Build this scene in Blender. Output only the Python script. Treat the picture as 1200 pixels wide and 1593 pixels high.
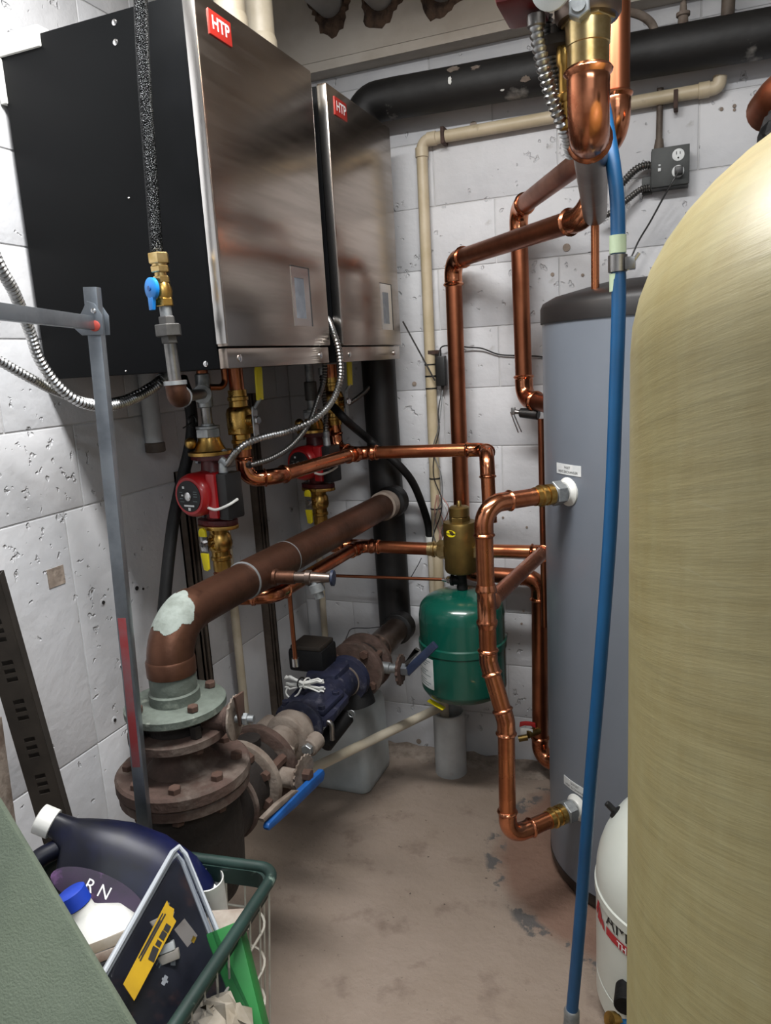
import bpy, bmesh, math, random
from mathutils import Vector, Matrix
random.seed(7)
for o in list(bpy.data.objects):
    bpy.data.objects.remove(o, do_unlink=True)
SC = bpy.context.scene
COL = SC.collection
V = Vector
PI = math.pi

# ------------------------------------------------------------------ camera
FPX, CX, CY, CAMZ = 1167.84, 600.0, 796.5, 1.48
YAW, PITCH, ROLL = math.radians(22.1326), math.radians(11.3532), math.radians(-3.4465)
_f = V((-math.sin(YAW), math.cos(YAW), 0)); _r = V((math.cos(YAW), math.sin(YAW), 0)); _u = V((0, 0, 1))
FWD = math.cos(PITCH)*_f - math.sin(PITCH)*_u
_u2 = math.sin(PITCH)*_f + math.cos(PITCH)*_u
RGT = math.cos(ROLL)*_r + math.sin(ROLL)*_u2
UPV = -math.sin(ROLL)*_r + math.cos(ROLL)*_u2
CAM = V((0, 0, CAMZ))
cam = bpy.data.cameras.new('camera'); camo = bpy.data.objects.new('camera', cam); COL.objects.link(camo)
camo.matrix_world = Matrix(((RGT.x, UPV.x, -FWD.x, 0), (RGT.y, UPV.y, -FWD.y, 0), (RGT.z, UPV.z, -FWD.z, CAMZ), (0, 0, 0, 1)))
cam.sensor_fit = 'HORIZONTAL'; cam.sensor_width = 36.0; cam.lens = 36.0*FPX/1200.0
cam.clip_start = 0.02
SC.camera = camo

# ------------------------------------------------------------------ world and lamps
w = bpy.data.worlds.new('world'); SC.world = w; w.use_nodes = True
w.node_tree.nodes['Background'].inputs[0].default_value = (0.75, 0.82, 1.0, 1)
w.node_tree.nodes['Background'].inputs[1].default_value = 0.05
def area(name, loc, sx, sy, watts, color, rot=(0, 0, 0)):
    l = bpy.data.lights.new(name, 'AREA'); l.shape = 'RECTANGLE'; l.size = sx; l.size_y = sy
    l.energy = watts; l.color = color
    o = bpy.data.objects.new(name, l); COL.objects.link(o); o.location = loc; o.rotation_euler = rot
    return o
area('ceiling_tube_lamp', (-0.42, 0.98, 2.58), 1.15, 0.16, 56, (0.985, 0.985, 0.98))
area('ceiling_tube_lamp_top_side', (-0.42, 0.98, 2.60), 1.15, 0.12, 14, (1.0, 0.97, 0.93), (math.pi, 0, 0))
area('room_fill_light', (0.55, -0.75, 2.62), 1.2, 0.2, 27, (0.86, 0.93, 1.0))  # added fill light behind the camera, no fixture known there
SC.view_settings.view_transform = 'Standard'
SC.view_settings.look = 'None'
SC.view_settings.exposure = 0.1
SC.view_settings.gamma = 1.0
SC.view_settings.use_curve_mapping = False

# ------------------------------------------------------------------ measuring helpers (photo pixel + a known plane -> metres)
def ray(px, py):
    return RGT*(px-CX) - UPV*(py-CY) + FWD*FPX
def aX(px, py, X): d = ray(px, py); return CAM + d*(X/d.x)
def aY(px, py, Y): d = ray(px, py); return CAM + d*(Y/d.y)
def aZ(px, py, Z): d = ray(px, py); return CAM + d*((Z-CAMZ)/d.z)
def aD(px, py, D): return CAM + ray(px, py).normalized()*D

# ------------------------------------------------------------------ materials
def lin(h):
    h = h.lstrip('#'); out = []
    for i in (0, 2, 4):
        c = int(h[i:i+2], 16)/255
        out.append(c/12.92 if c <= .04045 else ((c+.055)/1.055)**2.4)
    return (*out, 1)
MATS = {}
def mat(name, col, rough=.5, metal=0, col2=None, vs=8, vlo=.4, vhi=.65, bump=0, bs=60, coat=0, rough2=None, col3=None, v3s=30, v3lo=.6, v3hi=.7, spec=.5, detail=5, trans=0, alpha=1, sub=0, stretch=None, aniso=0):
    m = bpy.data.materials.new(name); m.use_nodes = True
    nt = m.node_tree; N = nt.nodes; L = nt.links; b = N['Principled BSDF']
    b.inputs['Base Color'].default_value = lin(col); b.inputs['Roughness'].default_value = rough
    b.inputs['Metallic'].default_value = metal; b.inputs['Coat Weight'].default_value = coat
    b.inputs['Specular IOR Level'].default_value = spec
    b.inputs['Transmission Weight'].default_value = trans; b.inputs['Alpha'].default_value = alpha
    b.inputs['Subsurface Weight'].default_value = sub
    if aniso: b.inputs['Anisotropic'].default_value = aniso
    tc = N.new('ShaderNodeTexCoord'); co = tc.outputs['Object']
    if stretch:
        mp = N.new('ShaderNodeMapping'); mp.inputs['Scale'].default_value = stretch; L.new(co, mp.inputs[0]); co = mp.outputs[0]
    def noise(scale, lo, hi):
        n = N.new('ShaderNodeTexNoise'); n.inputs['Scale'].default_value = scale; n.inputs['Detail'].default_value = detail
        n.inputs['Roughness'].default_value = .6; L.new(co, n.inputs['Vector'])
        r = N.new('ShaderNodeMapRange'); r.inputs[1].default_value = lo; r.inputs[2].default_value = hi
        L.new(n.outputs['Fac'], r.inputs[0]); return n, r
    out = None
    if col2:
        n, r = noise(vs, vlo, vhi)
        mx = N.new('ShaderNodeMix'); mx.data_type = 'RGBA'; mx.inputs['A'].default_value = lin(col); mx.inputs['B'].default_value = lin(col2)
        L.new(r.outputs[0], mx.inputs['Factor']); out = mx.outputs['Result']
        if rough2 is not None:
            r2 = N.new('ShaderNodeMapRange'); r2.inputs[3].default_value = rough; r2.inputs[4].default_value = rough2
            L.new(r.outputs[0], r2.inputs[0]); L.new(r2.outputs[0], b.inputs['Roughness'])
    if col3:
        n, r = noise(v3s, v3lo, v3hi)
        mx = N.new('ShaderNodeMix'); mx.data_type = 'RGBA'; mx.inputs['B'].default_value = lin(col3)
        if out: L.new(out, mx.inputs['A'])
        else: mx.inputs['A'].default_value = lin(col)
        L.new(r.outputs[0], mx.inputs['Factor']); out = mx.outputs['Result']
    if out: L.new(out, b.inputs['Base Color'])
    if bump:
        n = N.new('ShaderNodeTexNoise'); n.inputs['Scale'].default_value = bs; n.inputs['Detail'].default_value = 6; L.new(co, n.inputs['Vector'])
        bp = N.new('ShaderNodeBump'); bp.inputs['Strength'].default_value = 1; bp.inputs['Distance'].default_value = bump
        L.new(n.outputs['Fac'], bp.inputs['Height']); L.new(bp.outputs[0], b.inputs['Normal'])
    MATS[name] = m
    return m
mat('wall', '#c9c9cb', .55, col2='#b9babd', vs=2.2, bump=.0035, bs=22, col3='#8d8880', v3s=9, v3lo=.70, v3hi=.82)
mat('mortar', '#c2c2c3', .7, col2='#aeadac', vs=6, bump=.003, bs=60)
mat('beam_paint', '#bfb8ae', .6, col2='#a79d90', vs=3, bump=.002, bs=30)
mat('ceil', '#b5b2ad', .8)
mat('hole', '#16120f', .9)
mat('chipped', '#5d4a3c', .95, col2='#2c211b', vs=30, bump=.008, bs=70)
mat('copper', '#cc8259', .25, 1, col2='#a05f43', vs=7, rough2=.36, col3='#80472f', v3s=16, v3lo=.62, v3hi=.8)
mat('copper_fit', '#d08a66', .16, 1, col2='#a05f43', vs=14, rough2=.3)
mat('copper_aged', '#a8694b', .32, 1, col2='#7d4a35', vs=5, rough2=.42)
mat('copper_brown', '#664637', .4, .85, col2='#4a3226', vs=6, rough2=.55, col3='#3b2620', v3s=20, v3lo=.6, v3hi=.75, bump=.0006, bs=80)
mat('copper_dull', '#7d7068', .36, .9, col2='#5b4a41', vs=6)
mat('brass', '#c9a45e', .26, 1, col2='#a27d40', vs=20, rough2=.38)
mat('brass_pale', '#d6bf8c', .3, 1, col2='#b0935c', vs=24)
mat('brass_dull', '#86703f', .42, .9, col2='#6d5a34', vs=14)
mat('steel', '#9a9896', .34, 1, col2='#737270', vs=18)
mat('galv', '#a6a9aa', .45, .85, col2='#7d8183', vs=25, rough2=.6)
mat('iron_grey', '#5c5b5a', .5, .7, col2='#474644', vs=20)
mat('bright', '#d9d9d9', .2, 1)
mat('stainless', '#b3a69b', .2, 1, col2='#a89c92', vs=3, rough2=.27, stretch=(1, 1, 14), aniso=.4)
mat('stainless_edge', '#d5d2cf', .24, 1)
mat('black_case', '#0a0b0c', .42, col2='#0e0f11', vs=2, rough2=.55, spec=.08)
mat('black_plastic', '#131313', .42, col2='#1d1d1d', vs=10)
mat('black_rubber', '#0a0a0b', .6, spec=.3, col2='#111112', vs=10, bump=.001, bs=120)
mat('black_insul', '#171615', .6, col2='#0c0b0b', vs=4, bump=.004, bs=14, col3='#8a8781', v3s=5, v3lo=.66, v3hi=.74)
mat('black_pipe', '#121111', .5, col2='#0a0909', vs=4, bump=.003, bs=10, col3='#3b3733', v3s=8, v3lo=.66, v3hi=.8)
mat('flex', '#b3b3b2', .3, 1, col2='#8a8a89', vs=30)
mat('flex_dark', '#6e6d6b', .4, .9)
mat('red', '#a3161b', .34, col2='#8c1014', vs=8, coat=.3)
mat('red_dark', '#5a1013', .4, col2='#3f0a0c', vs=10)
mat('red_badge', '#a5281f', .4)
mat('white_plastic', '#dcdcd8', .4, col2='#c8c8c2', vs=10)
mat('white_enamel', '#d0d4cc', .3, col2='#c4c8bf', vs=3, coat=.2)
mat('tan_pvc', '#bfb197', .45, col2='#a89979', vs=5, col3='#7d6a50', v3s=12, v3lo=.68, v3hi=.8)
mat('cream_pvc', '#bdb4a2', .45, col2='#a3967e', vs=6)
mat('grey_pvc', '#b9bbbb', .5, col2='#9fa0a0', vs=5, col3='#8a7a70', v3s=10, v3lo=.64, v3hi=.75)
mat('yellow', '#e0cf1c', .45)
mat('yellow_label', '#b08c10', .5, col2='#94730a', vs=8)
mat('blue_plastic', '#1378c8', .35)
mat('blue_lever', '#124f92', .5, col2='#0d3f77', vs=20)
mat('blue_hose', '#0a4a76', .45, col2='#093f66', vs=6)
mat('blue_valve', '#191d34', .6, col2='#101324', vs=16, col3='#4a4a55', v3s=30, v3lo=.58, v3hi=.72, bump=.002, bs=60)
mat('blue_cap', '#1d3fae', .4)
mat('blue_dark', '#28324a', .5, col2='#1b2335', vs=14)
mat('grey_tank', '#6c727b', .38, col2='#686e77', vs=3, coat=.1)
mat('lid', '#1b1818', .5, col2='#151212', vs=5)
mat('green_tank', '#0a4b3e', .26, col2='#094639', vs=3, coat=.4, col3='#2a6a5a', v3s=14, v3lo=.68, v3hi=.85)
mat('rust', '#4c3a33', .8, .15, col2='#35271f', vs=18, bump=.003, bs=60, col3='#6e625a', v3s=9, v3lo=.52, v3hi=.68)
mat('rust_dark', '#211a16', .75, .2, col2='#17120f', vs=12, bump=.003, bs=50)
mat('dusty', '#7d7268', .8, .1, col2='#57493f', vs=14, bump=.003, bs=60)
mat('flux', '#868e88', .85, col2='#6d746d', vs=30, bump=.001, bs=90)
mat('verdigris', '#606860', .7, .2, col2='#4a5049', vs=14, bump=.002, bs=70, col3='#858b80', v3s=24, v3lo=.6, v3hi=.7)
mat('rust_bolt', '#4e392f', .85, .1, col2='#432e25', vs=40)
mat('alum', '#8f959b', .38, .9, col2='#757a80', vs=12)
mat('alum_red', '#9a3b3e', .5, .3, col2='#8a6064', vs=14)
mat('red_plug', '#b5483c', .5)
mat('dark_angle', '#3b352f', .6, .4, col2='#2d2823', vs=10)
mat('felt', '#596253', .95, col2='#4c5549', vs=5, bump=.0009, bs=420, col3='#656e60', v3s=3, v3lo=.5, v3hi=.7)
mat('basket_green', '#1c332e', .5, col2='#142622', vs=14, col3='#6a7a70', v3s=30, v3lo=.64, v3hi=.75)
mat('wire_white', '#b9b5aa', .5, col2='#a09a8e', vs=20)
mat('jug_dark', '#080a16', .42, col2='#0b1238', vs=5, spec=.3)  # bluish reflection on the jug is put into the second colour
mat('purple_label', '#2b1434', .4, col2='#130b1a', vs=16, col3='#5f3c69', v3s=26, v3lo=.6, v3hi=.72)
mat('paper', '#9c958a', .8, col2='#7a6e5a', vs=10)
mat('paper_white', '#c7c9c6', .7)
mat('green_carton', '#1a7431', .55, col2='#145f27', vs=8)
mat('grey_card', '#a59c92', .8, col2='#6a5546', vs=9)
mat('jug_white', '#b6bcbd', .45, col2='#9aa1a3', vs=4, sub=0)
mat('label_white', '#d5d7d6', .5, col2='#c3c7c8', vs=30)
mat('ink', '#1a1a1c', .6)
mat('ink_grey', '#6d7a7c', .6)
mat('ink_red', '#b3202b', .5)
mat('logo_white', '#ececec', .5)
mat('screen', '#5a5f66', .15, col2='#767b82', vs=9)
mat('strut', '#655a50', .65, .2, col2='#453b34', vs=10)
mat('wood', '#6b5546', .8, col2='#4d3c31', vs=10, stretch=(8, 8, 1))
mat('dark_box', '#3d3f3e', .55, .3, col2='#2e302f', vs=14)
mat('pale_green', '#a8b79a', .5, col2='#93a585', vs=20)
mat('wire_pink', '#a87a70', .5)
mat('dirt', '#96897d', .95, col2='#786b60', vs=24, bump=.005, bs=50)
mat('print_dark', '#2b2c36', .35, col2='#171720', vs=12, col3='#5b4038', v3s=9, v3lo=.55, v3hi=.65)
mat('milky', '#a9aeb4', .3)
mat('braid', '#77797a', .32, .9)

def pit_wall():
    m = MATS['wall']; nt = m.node_tree; N = nt.nodes; L = nt.links; b = N['Principled BSDF']
    tc = N.new('ShaderNodeNewGeometry')
    n = N.new('ShaderNodeTexNoise'); n.inputs['Scale'].default_value = 34; n.inputs['Detail'].default_value = 3; L.new(tc.outputs['Position'], n.inputs['Vector'])
    big = N.new('ShaderNodeTexNoise'); big.inputs['Scale'].default_value = 2.5; L.new(tc.outputs['Position'], big.inputs['Vector'])
    ad = N.new('ShaderNodeMath'); ad.operation = 'MULTIPLY_ADD'; ad.inputs[1].default_value = .35; L.new(big.outputs['Fac'], ad.inputs[0]); L.new(n.outputs['Fac'], ad.inputs[2])
    r = N.new('ShaderNodeMapRange'); r.inputs[1].default_value = .86; r.inputs[2].default_value = .92; L.new(ad.outputs[0], r.inputs[0])
    bp = N.new('ShaderNodeBump'); bp.invert = True; bp.inputs['Distance'].default_value = .0035; L.new(r.outputs[0], bp.inputs['Height'])
    old = b.inputs['Normal'].links[0].from_socket; L.new(old, bp.inputs['Normal']); L.new(bp.outputs[0], b.inputs['Normal'])
    base = b.inputs['Base Color'].links[0].from_socket
    r2 = N.new('ShaderNodeMapRange'); r2.inputs[1].default_value = .95; r2.inputs[2].default_value = 1.0; L.new(ad.outputs[0], r2.inputs[0])
    mx = N.new('ShaderNodeMix'); mx.data_type = 'RGBA'; mx.inputs['B'].default_value = lin('#5f5b57'); L.new(base, mx.inputs['A']); L.new(r2.outputs[0], mx.inputs['Factor']); L.new(mx.outputs['Result'], b.inputs['Base Color'])
pit_wall()
def clear_plastic():
    m = mat('clear_plastic', '#14161a', .1)
    nt = m.node_tree; N = nt.nodes; L = nt.links; b = N['Principled BSDF']
    tr = N.new('ShaderNodeBsdfTransparent'); tr.inputs[0].default_value = (.95, .96, .98, 1)
    mx = N.new('ShaderNodeMixShader'); mx.inputs[0].default_value = .22
    L.new(tr.outputs[0], mx.inputs[1]); L.new(b.outputs[0], mx.inputs[2]); L.new(mx.outputs[0], N['Material Output'].inputs[0])
clear_plastic()

def braid_mat():
    m = MATS['braid']; nt = m.node_tree; N = nt.nodes; L = nt.links; b = N['Principled BSDF']
    tc = N.new('ShaderNodeTexCoord')
    ck = N.new('ShaderNodeTexVoronoi'); ck.inputs['Scale'].default_value = 420
    L.new(tc.outputs['Object'], ck.inputs['Vector'])
    rp = N.new('ShaderNodeMapRange'); rp.inputs[1].default_value = .1; rp.inputs[2].default_value = .42
    L.new(ck.outputs['Distance'], rp.inputs[0])
    mx = N.new('ShaderNodeMix'); mx.data_type = 'RGBA'; mx.inputs['A'].default_value = lin('#6d6f70'); mx.inputs['B'].default_value = lin('#0b0c0d')
    L.new(rp.outputs[0], mx.inputs['Factor']); L.new(mx.outputs['Result'], b.inputs['Base Color'])
    bp = N.new('ShaderNodeBump'); bp.inputs['Distance'].default_value = .002; L.new(ck.outputs['Distance'], bp.inputs['Height']); bp.invert = True
    L.new(bp.outputs[0], b.inputs['Normal'])
braid_mat()

def floor_mat():
    m = bpy.data.materials.new('concrete'); m.use_nodes = True
    nt = m.node_tree; N = nt.nodes; L = nt.links; b = N['Principled BSDF']; MATS['concrete'] = m
    b.inputs['Roughness'].default_value = .62
    tc = N.new('ShaderNodeTexCoord'); co = tc.outputs['Object']
    def noise(s, lo, hi, d=6):
        n = N.new('ShaderNodeTexNoise'); n.inputs['Scale'].default_value = s; n.inputs['Detail'].default_value = d; n.inputs['Roughness'].default_value = .62
        L.new(co, n.inputs['Vector']); r = N.new('ShaderNodeMapRange'); r.inputs[1].default_value = lo; r.inputs[2].default_value = hi
        L.new(n.outputs['Fac'], r.inputs[0]); return n, r.outputs[0]
    def mixc(fac, A, B):
        mx = N.new('ShaderNodeMix'); mx.data_type = 'RGBA'
        L.new(fac, mx.inputs['Factor'])
        if isinstance(A, str): mx.inputs['A'].default_value = lin(A)
        else: L.new(A, mx.inputs['A'])
        mx.inputs['B'].default_value = lin(B); return mx.outputs['Result']
    def math_(op, a, b_):
        n = N.new('ShaderNodeMath'); n.operation = op
        for i, x in enumerate((a, b_)):
            if isinstance(x, (int, float)): n.inputs[i].default_value = x
            else: L.new(x, n.inputs[i])
        return n.outputs[0]
    _, a = noise(1.6, .38, .66); c = mixc(a, '#857668', '#928377')
    _, a = noise(9, .56, .72); c = mixc(a, c, '#75655a')
    _, a = noise(22, .66, .74); c = mixc(a, c, '#54473e')
    _, a = noise(48, .69, .73, 3); c = mixc(a, c, '#463b34')
    # ring of flaked paint and rust wash round the tank pad, paint flakes of their own shape
    vm = N.new('ShaderNodeVectorMath'); vm.operation = 'DISTANCE'; L.new(co, vm.inputs[0]); vm.inputs[1].default_value = (-.07, 2.07, 0)
    nz, _ = noise(5, 0, 1)
    d = math_('ADD', vm.outputs['Value'], math_('MULTIPLY', math_('SUBTRACT', nz.outputs['Fac'], .5), .10))
    r1 = N.new('ShaderNodeMapRange'); r1.inputs[1].default_value = .47; r1.inputs[2].default_value = .41; L.new(d, r1.inputs[0])
    c = mixc(math_('MULTIPLY', r1.outputs[0], .75), c, '#765647')
    _, fl = noise(13, .52, .56)
    r2 = N.new('ShaderNodeMapRange'); r2.inputs[1].default_value = .035; r2.inputs[2].default_value = .02
    L.new(math_('ABSOLUTE', math_('SUBTRACT', d, .455), 0), r2.inputs[0])
    c = mixc(math_('MULTIPLY', r2.outputs[0], fl), c, '#565250')
    L.new(c, b.inputs['Base Color'])
    n, _ = noise(35, 0, 1); bp = N.new('ShaderNodeBump'); bp.inputs['Distance'].default_value = .004; L.new(n.outputs['Fac'], bp.inputs['Height'])
    L.new(bp.outputs[0], b.inputs['Normal'])
floor_mat()

def fiber_mat():
    m = bpy.data.materials.new('fiberglass'); m.use_nodes = True
    nt = m.node_tree; N = nt.nodes; L = nt.links; b = N['Principled BSDF']; MATS['fiberglass'] = m
    b.inputs['Roughness'].default_value = .42; b.inputs['Coat Weight'].default_value = .12; b.inputs['Coat Roughness'].default_value = .4
    tc = N.new('ShaderNodeTexCoord')
    # cylindrical coordinates: angle, height
    sx = N.new('ShaderNodeSeparateXYZ'); L.new(tc.outputs['Object'], sx.inputs[0])
    at = N.new('ShaderNodeMath'); at.operation = 'ARCTAN2'; L.new(sx.outputs[1], at.inputs[0]); L.new(sx.outputs[0], at.inputs[1])
    def band(sa, sz, shear, scale, lo, hi):
        a = N.new('ShaderNodeMath'); a.operation = 'MULTIPLY'; a.inputs[1].default_value = sa; L.new(at.outputs[0], a.inputs[0])
        z = N.new('ShaderNodeMath'); z.operation = 'MULTIPLY'; z.inputs[1].default_value = sz; L.new(sx.outputs[2], z.inputs[0])
        sh = N.new('ShaderNodeMath'); sh.operation = 'MULTIPLY_ADD'; sh.inputs[1].default_value = shear; L.new(at.outputs[0], sh.inputs[0]); L.new(z.outputs[0], sh.inputs[2])
        c = N.new('ShaderNodeCombineXYZ'); L.new(a.outputs[0], c.inputs[0]); L.new(sh.outputs[0], c.inputs[1])
        n = N.new('ShaderNodeTexNoise'); n.inputs['Scale'].default_value = scale; n.inputs['Detail'].default_value = 8; n.inputs['Roughness'].default_value = .7; L.new(c.outputs[0], n.inputs['Vector'])
        r = N.new('ShaderNodeMapRange'); r.inputs[1].default_value = lo; r.inputs[2].default_value = hi; L.new(n.outputs['Fac'], r.inputs[0])
        return n, r
    def mixc(fac, A, B, k=1):
        mx = N.new('ShaderNodeMix'); mx.data_type = 'RGBA'
        if k != 1:
            q = N.new('ShaderNodeMath'); q.operation = 'MULTIPLY'; q.inputs[1].default_value = k; L.new(fac, q.inputs[0]); fac = q.outputs[0]
        L.new(fac, mx.inputs['Factor'])
        if isinstance(A, str): mx.inputs['A'].default_value = lin(A)
        else: L.new(A, mx.inputs['A'])
        mx.inputs['B'].default_value = lin(B); return mx.outputs['Result']
    n1, r1 = band(.6, 40, -2.5, 1.2, .35, .7)
    n2, r2 = band(2.5, 95, -8, 1.0, .48, .75)
    n3, r3 = band(9, 6, .0, 1.5, .4, .75)
    n4, r4 = band(3, 90, 3, 1.0, .6, .8)
    c = mixc(r1.outputs[0], '#807652', '#746944')
    c = mixc(r3.outputs[0], c, '#878260', .5)
    c = mixc(r2.outputs[0], c, '#605a40', .4)
    c = mixc(r4.outputs[0], c, '#98957c', .45)
    L.new(c, b.inputs['Base Color'])
    bp = N.new('ShaderNodeBump'); bp.inputs['Distance'].default_value = .0006; L.new(n2.outputs['Fac'], bp.inputs['Height']); L.new(bp.outputs[0], b.inputs['Normal'])
fiber_mat()

# ------------------------------------------------------------------ mesh building
def frame(axis, ref=None):
    z = V(axis).normalized()
    r = V(ref) if ref else (V((0, 0, 1)) if abs(z.z) < .9 else V((1, 0, 0)))
    x = (r - z*r.dot(z)).normalized(); y = z.cross(x)
    return x, y, z
class MB:
    def __init__(s): s.v = []; s.f = []
    def add(s, vs, fs):
        k = len(s.v); s.v += [V(a) for a in vs]; s.f += [[i+k for i in q] for q in fs]; return s
    def ring_loft(s, rings, cap0=True, cap1=True, close=False):
        n = len(rings[0]); vs = [p for r in rings for p in r]; fs = []
        m = len(rings)
        for i in range(m if close else m-1):
            a, b = i*n, ((i+1) % m)*n
            for j in range(n):
                j2 = (j+1) % n; fs.append([a+j, a+j2, b+j2, b+j])
        if not close:
            if cap0: fs.append(list(range(n))[::-1])
            if cap1: fs.append([(m-1)*n+j for j in range(n)])
        return s.add(vs, fs)
    def lathe(s, o, axis, prof, seg=24, cap0=True, cap1=True, ref=None):
        # prof: list of (distance along axis, radius)
        x, y, z = frame(axis, ref); o = V(o); rings = []
        for t, r in prof:
            r = max(r, 1e-4)
            rings.append([o+z*t+(x*math.cos(2*PI*j/seg)+y*math.sin(2*PI*j/seg))*r for j in range(seg)])
        return s.ring_loft(rings, cap0, cap1)
    def cyl(s, a, b, r, r1=None, seg=20, bev=0):
        a, b = V(a), V(b); L = (b-a).length; r1 = r if r1 is None else r1
        if bev:
            return s.lathe(a, b-a, [(0, r-bev), (bev, r), (L-bev, r1), (L, r1-bev)], seg)
        return s.lathe(a, b-a, [(0, r), (L, r1)], seg)
    def hexn(s, a, b, r, bev=.0015):
        return s.cyl(a, b, r, None, 6, bev)
    def box(s, c, size, bev=0, M=None):
        bm = bmesh.new(); bmesh.ops.create_cube(bm, size=1)
        bmesh.ops.scale(bm, vec=size, verts=bm.verts)
        if bev: bmesh.ops.bevel(bm, geom=bm.edges[:], offset=bev, segments=2, affect='EDGES', profile=.6)
        if M: bm.transform(M.to_4x4())
        bmesh.ops.translate(bm, vec=V(c), verts=bm.verts)
        bm.verts.index_update(); s.add([v.co.copy() for v in bm.verts], [[v.index for v in f.verts] for f in bm.faces]); bm.free(); return s
    def span(s, lo, hi, bev=0):
        lo, hi = V(lo), V(hi); return s.box((lo+hi)/2, hi-lo, bev)
    def tube(s, pts, r, seg=14, caps=True, closed=False):
        pts = [V(p) for p in pts]; n = len(pts)
        R = r if isinstance(r, (list, tuple)) else [r]*n
        rings = []; x = None
        for i in range(n):
            if closed: t = (pts[(i+1) % n]-pts[i-1])
            else: t = pts[min(i+1, n-1)]-pts[max(i-1, 0)]
            t.normalize()
            if x is None: x = frame(t)[0]
            x = (x-t*x.dot(t)).normalized(); y = t.cross(x)
            rings.append([pts[i]+(x*math.cos(2*PI*j/seg)+y*math.sin(2*PI*j/seg))*R[i] for j in range(seg)])
        return s.ring_loft(rings, caps, caps, closed)
    def prism(s, poly, o, ux, uy, thick, bev=0):
        # poly in 2D, extruded along ux x uy by thick (centred)
        o, ux, uy = V(o), V(ux), V(uy); nz = ux.cross(uy).normalized()
        a = [o+ux*p[0]+uy*p[1]-nz*thick/2 for p in poly]; b = [q+nz*thick for q in a]; n = len(poly)
        fs = [list(range(n))[::-1], [n+i for i in range(n)]]+[[i, (i+1) % n, n+(i+1) % n, n+i] for i in range(n)]
        if bev:
            bm = bmesh.new(); vs = [bm.verts.new(q) for q in a+b]
            for f in fs: bm.faces.new([vs[i] for i in f])
            bmesh.ops.recalc_face_normals(bm, faces=bm.faces[:])
            bmesh.ops.bevel(bm, geom=bm.edges[:], offset=bev, segments=2, affect='EDGES', profile=.6)
            bm.verts.index_update(); s.add([v.co.copy() for v in bm.verts], [[v.index for v in f.verts] for f in bm.faces]); bm.free(); return s
        return s.add(a+b, fs)
    def sphere(s, c, r, seg=16, sc=(1, 1, 1)):
        prof = [(-math.cos(PI*i/10), math.sin(PI*i/10)) for i in range(11)]
        k = len(s.v); s.lathe((0, 0, 0), (0, 0, 1), prof, seg)
        for i in range(k, len(s.v)):
            p = s.v[i]; s.v[i] = V((c[0]+p.x*r*sc[0], c[1]+p.y*r*sc[1], c[2]+p.z*r*sc[2]))
        return s

ROOT = {}
def build(name, mb, m, parent=None, label=None, cat=None, group=None, kind=None, angle=40, base=None):
    off = ROOT[parent.name] if parent else (V(base) if base is not None else V((0, 0, 0)))
    me = bpy.data.meshes.new(name)
    me.from_pydata([p-off for p in mb.v], [], mb.f); me.update()
    bm = bmesh.new(); bm.from_mesh(me); bmesh.ops.recalc_face_normals(bm, faces=bm.faces[:]); bm.to_mesh(me); bm.free()
    for p in me.polygons: p.use_smooth = True
    me.set_sharp_from_angle(angle=math.radians(angle))
    me.materials.append(MATS[m])
    o = bpy.data.objects.new(name, me); COL.objects.link(o)
    if parent: o.parent = parent
    else: o.location = off
    ROOT[o.name] = off
    if label: o['label'] = label
    if cat: o['category'] = cat
    if group: o['group'] = group
    if kind: o['kind'] = kind
    return o
def thing(name, label, cat, base, group=None):
    o = bpy.data.objects.new(name, None); COL.objects.link(o); o.location = V(base); o.empty_display_size = .05
    o['label'] = label; o['category'] = cat
    if group: o['group'] = group
    ROOT[o.name] = V(base); return o
def copy_tree(src, off, label=None, parent=None):
    c = src.copy(); COL.objects.link(c)
    ROOT[c.name] = ROOT[src.name]+V(off)
    if parent is None: c.location = src.location+V(off)
    else: c.parent = parent
    if label: c['label'] = label
    for ch in list(src.children): copy_tree(ch, off, None, c)
    return c

def fillet(pts, R, n=8):
    pts = [V(p) for p in pts]; out = [pts[0]]
    for i in range(1, len(pts)-1):
        a, b, c = pts[i-1], pts[i], pts[i+1]
        d1 = (b-a).normalized(); d2 = (c-b).normalized(); ph = d1.angle(d2)
        if ph < .02: continue
        t = min(R*math.tan(ph/2), (b-a).length*.48, (c-b).length*.48); Rr = t/math.tan(ph/2)
        p1 = b-d1*t; nrm = (d2-d1*d2.dot(d1)).normalized(); cen = p1+nrm*Rr
        for k in range(n+1):
            a_ = ph*k/n; out.append(cen-nrm*Rr*math.cos(a_)+d1*Rr*math.sin(a_))
    out.append(pts[-1]); return out
def spline(pts, n=14):
    pts = [V(p) for p in pts]; P = [pts[0]*2-pts[1]]+pts+[pts[-1]*2-pts[-2]]; out = []
    for i in range(1, len(P)-2):
        for k in range(n):
            t = k/n
            out.append(.5*((2*P[i])+(-P[i-1]+P[i+1])*t+(2*P[i-1]-5*P[i]+4*P[i+1]-P[i+2])*t*t+(-P[i-1]+3*P[i]-3*P[i+1]+P[i+2])*t**3))
    out.append(pts[-1]); return out
def resample(pts, step):
    out = [pts[0]]; acc = 0
    for a, b in zip(pts, pts[1:]):
        L = (b-a).length; t = step-acc
        while t <= L and L > 0:
            out.append(a.lerp(b, t/L)); t += step
        acc = (acc+L) % step if L else acc
    return out
def corrugated(pts, r, pitch, seg=12):
    q = resample(spline(pts), pitch/3); rad = []
    for i in range(len(q)): rad.append(r*(1.06 if i % 3 == 0 else (1.0 if i % 3 == 1 else .74)))
    return MB().tube(q, rad, seg)

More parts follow.
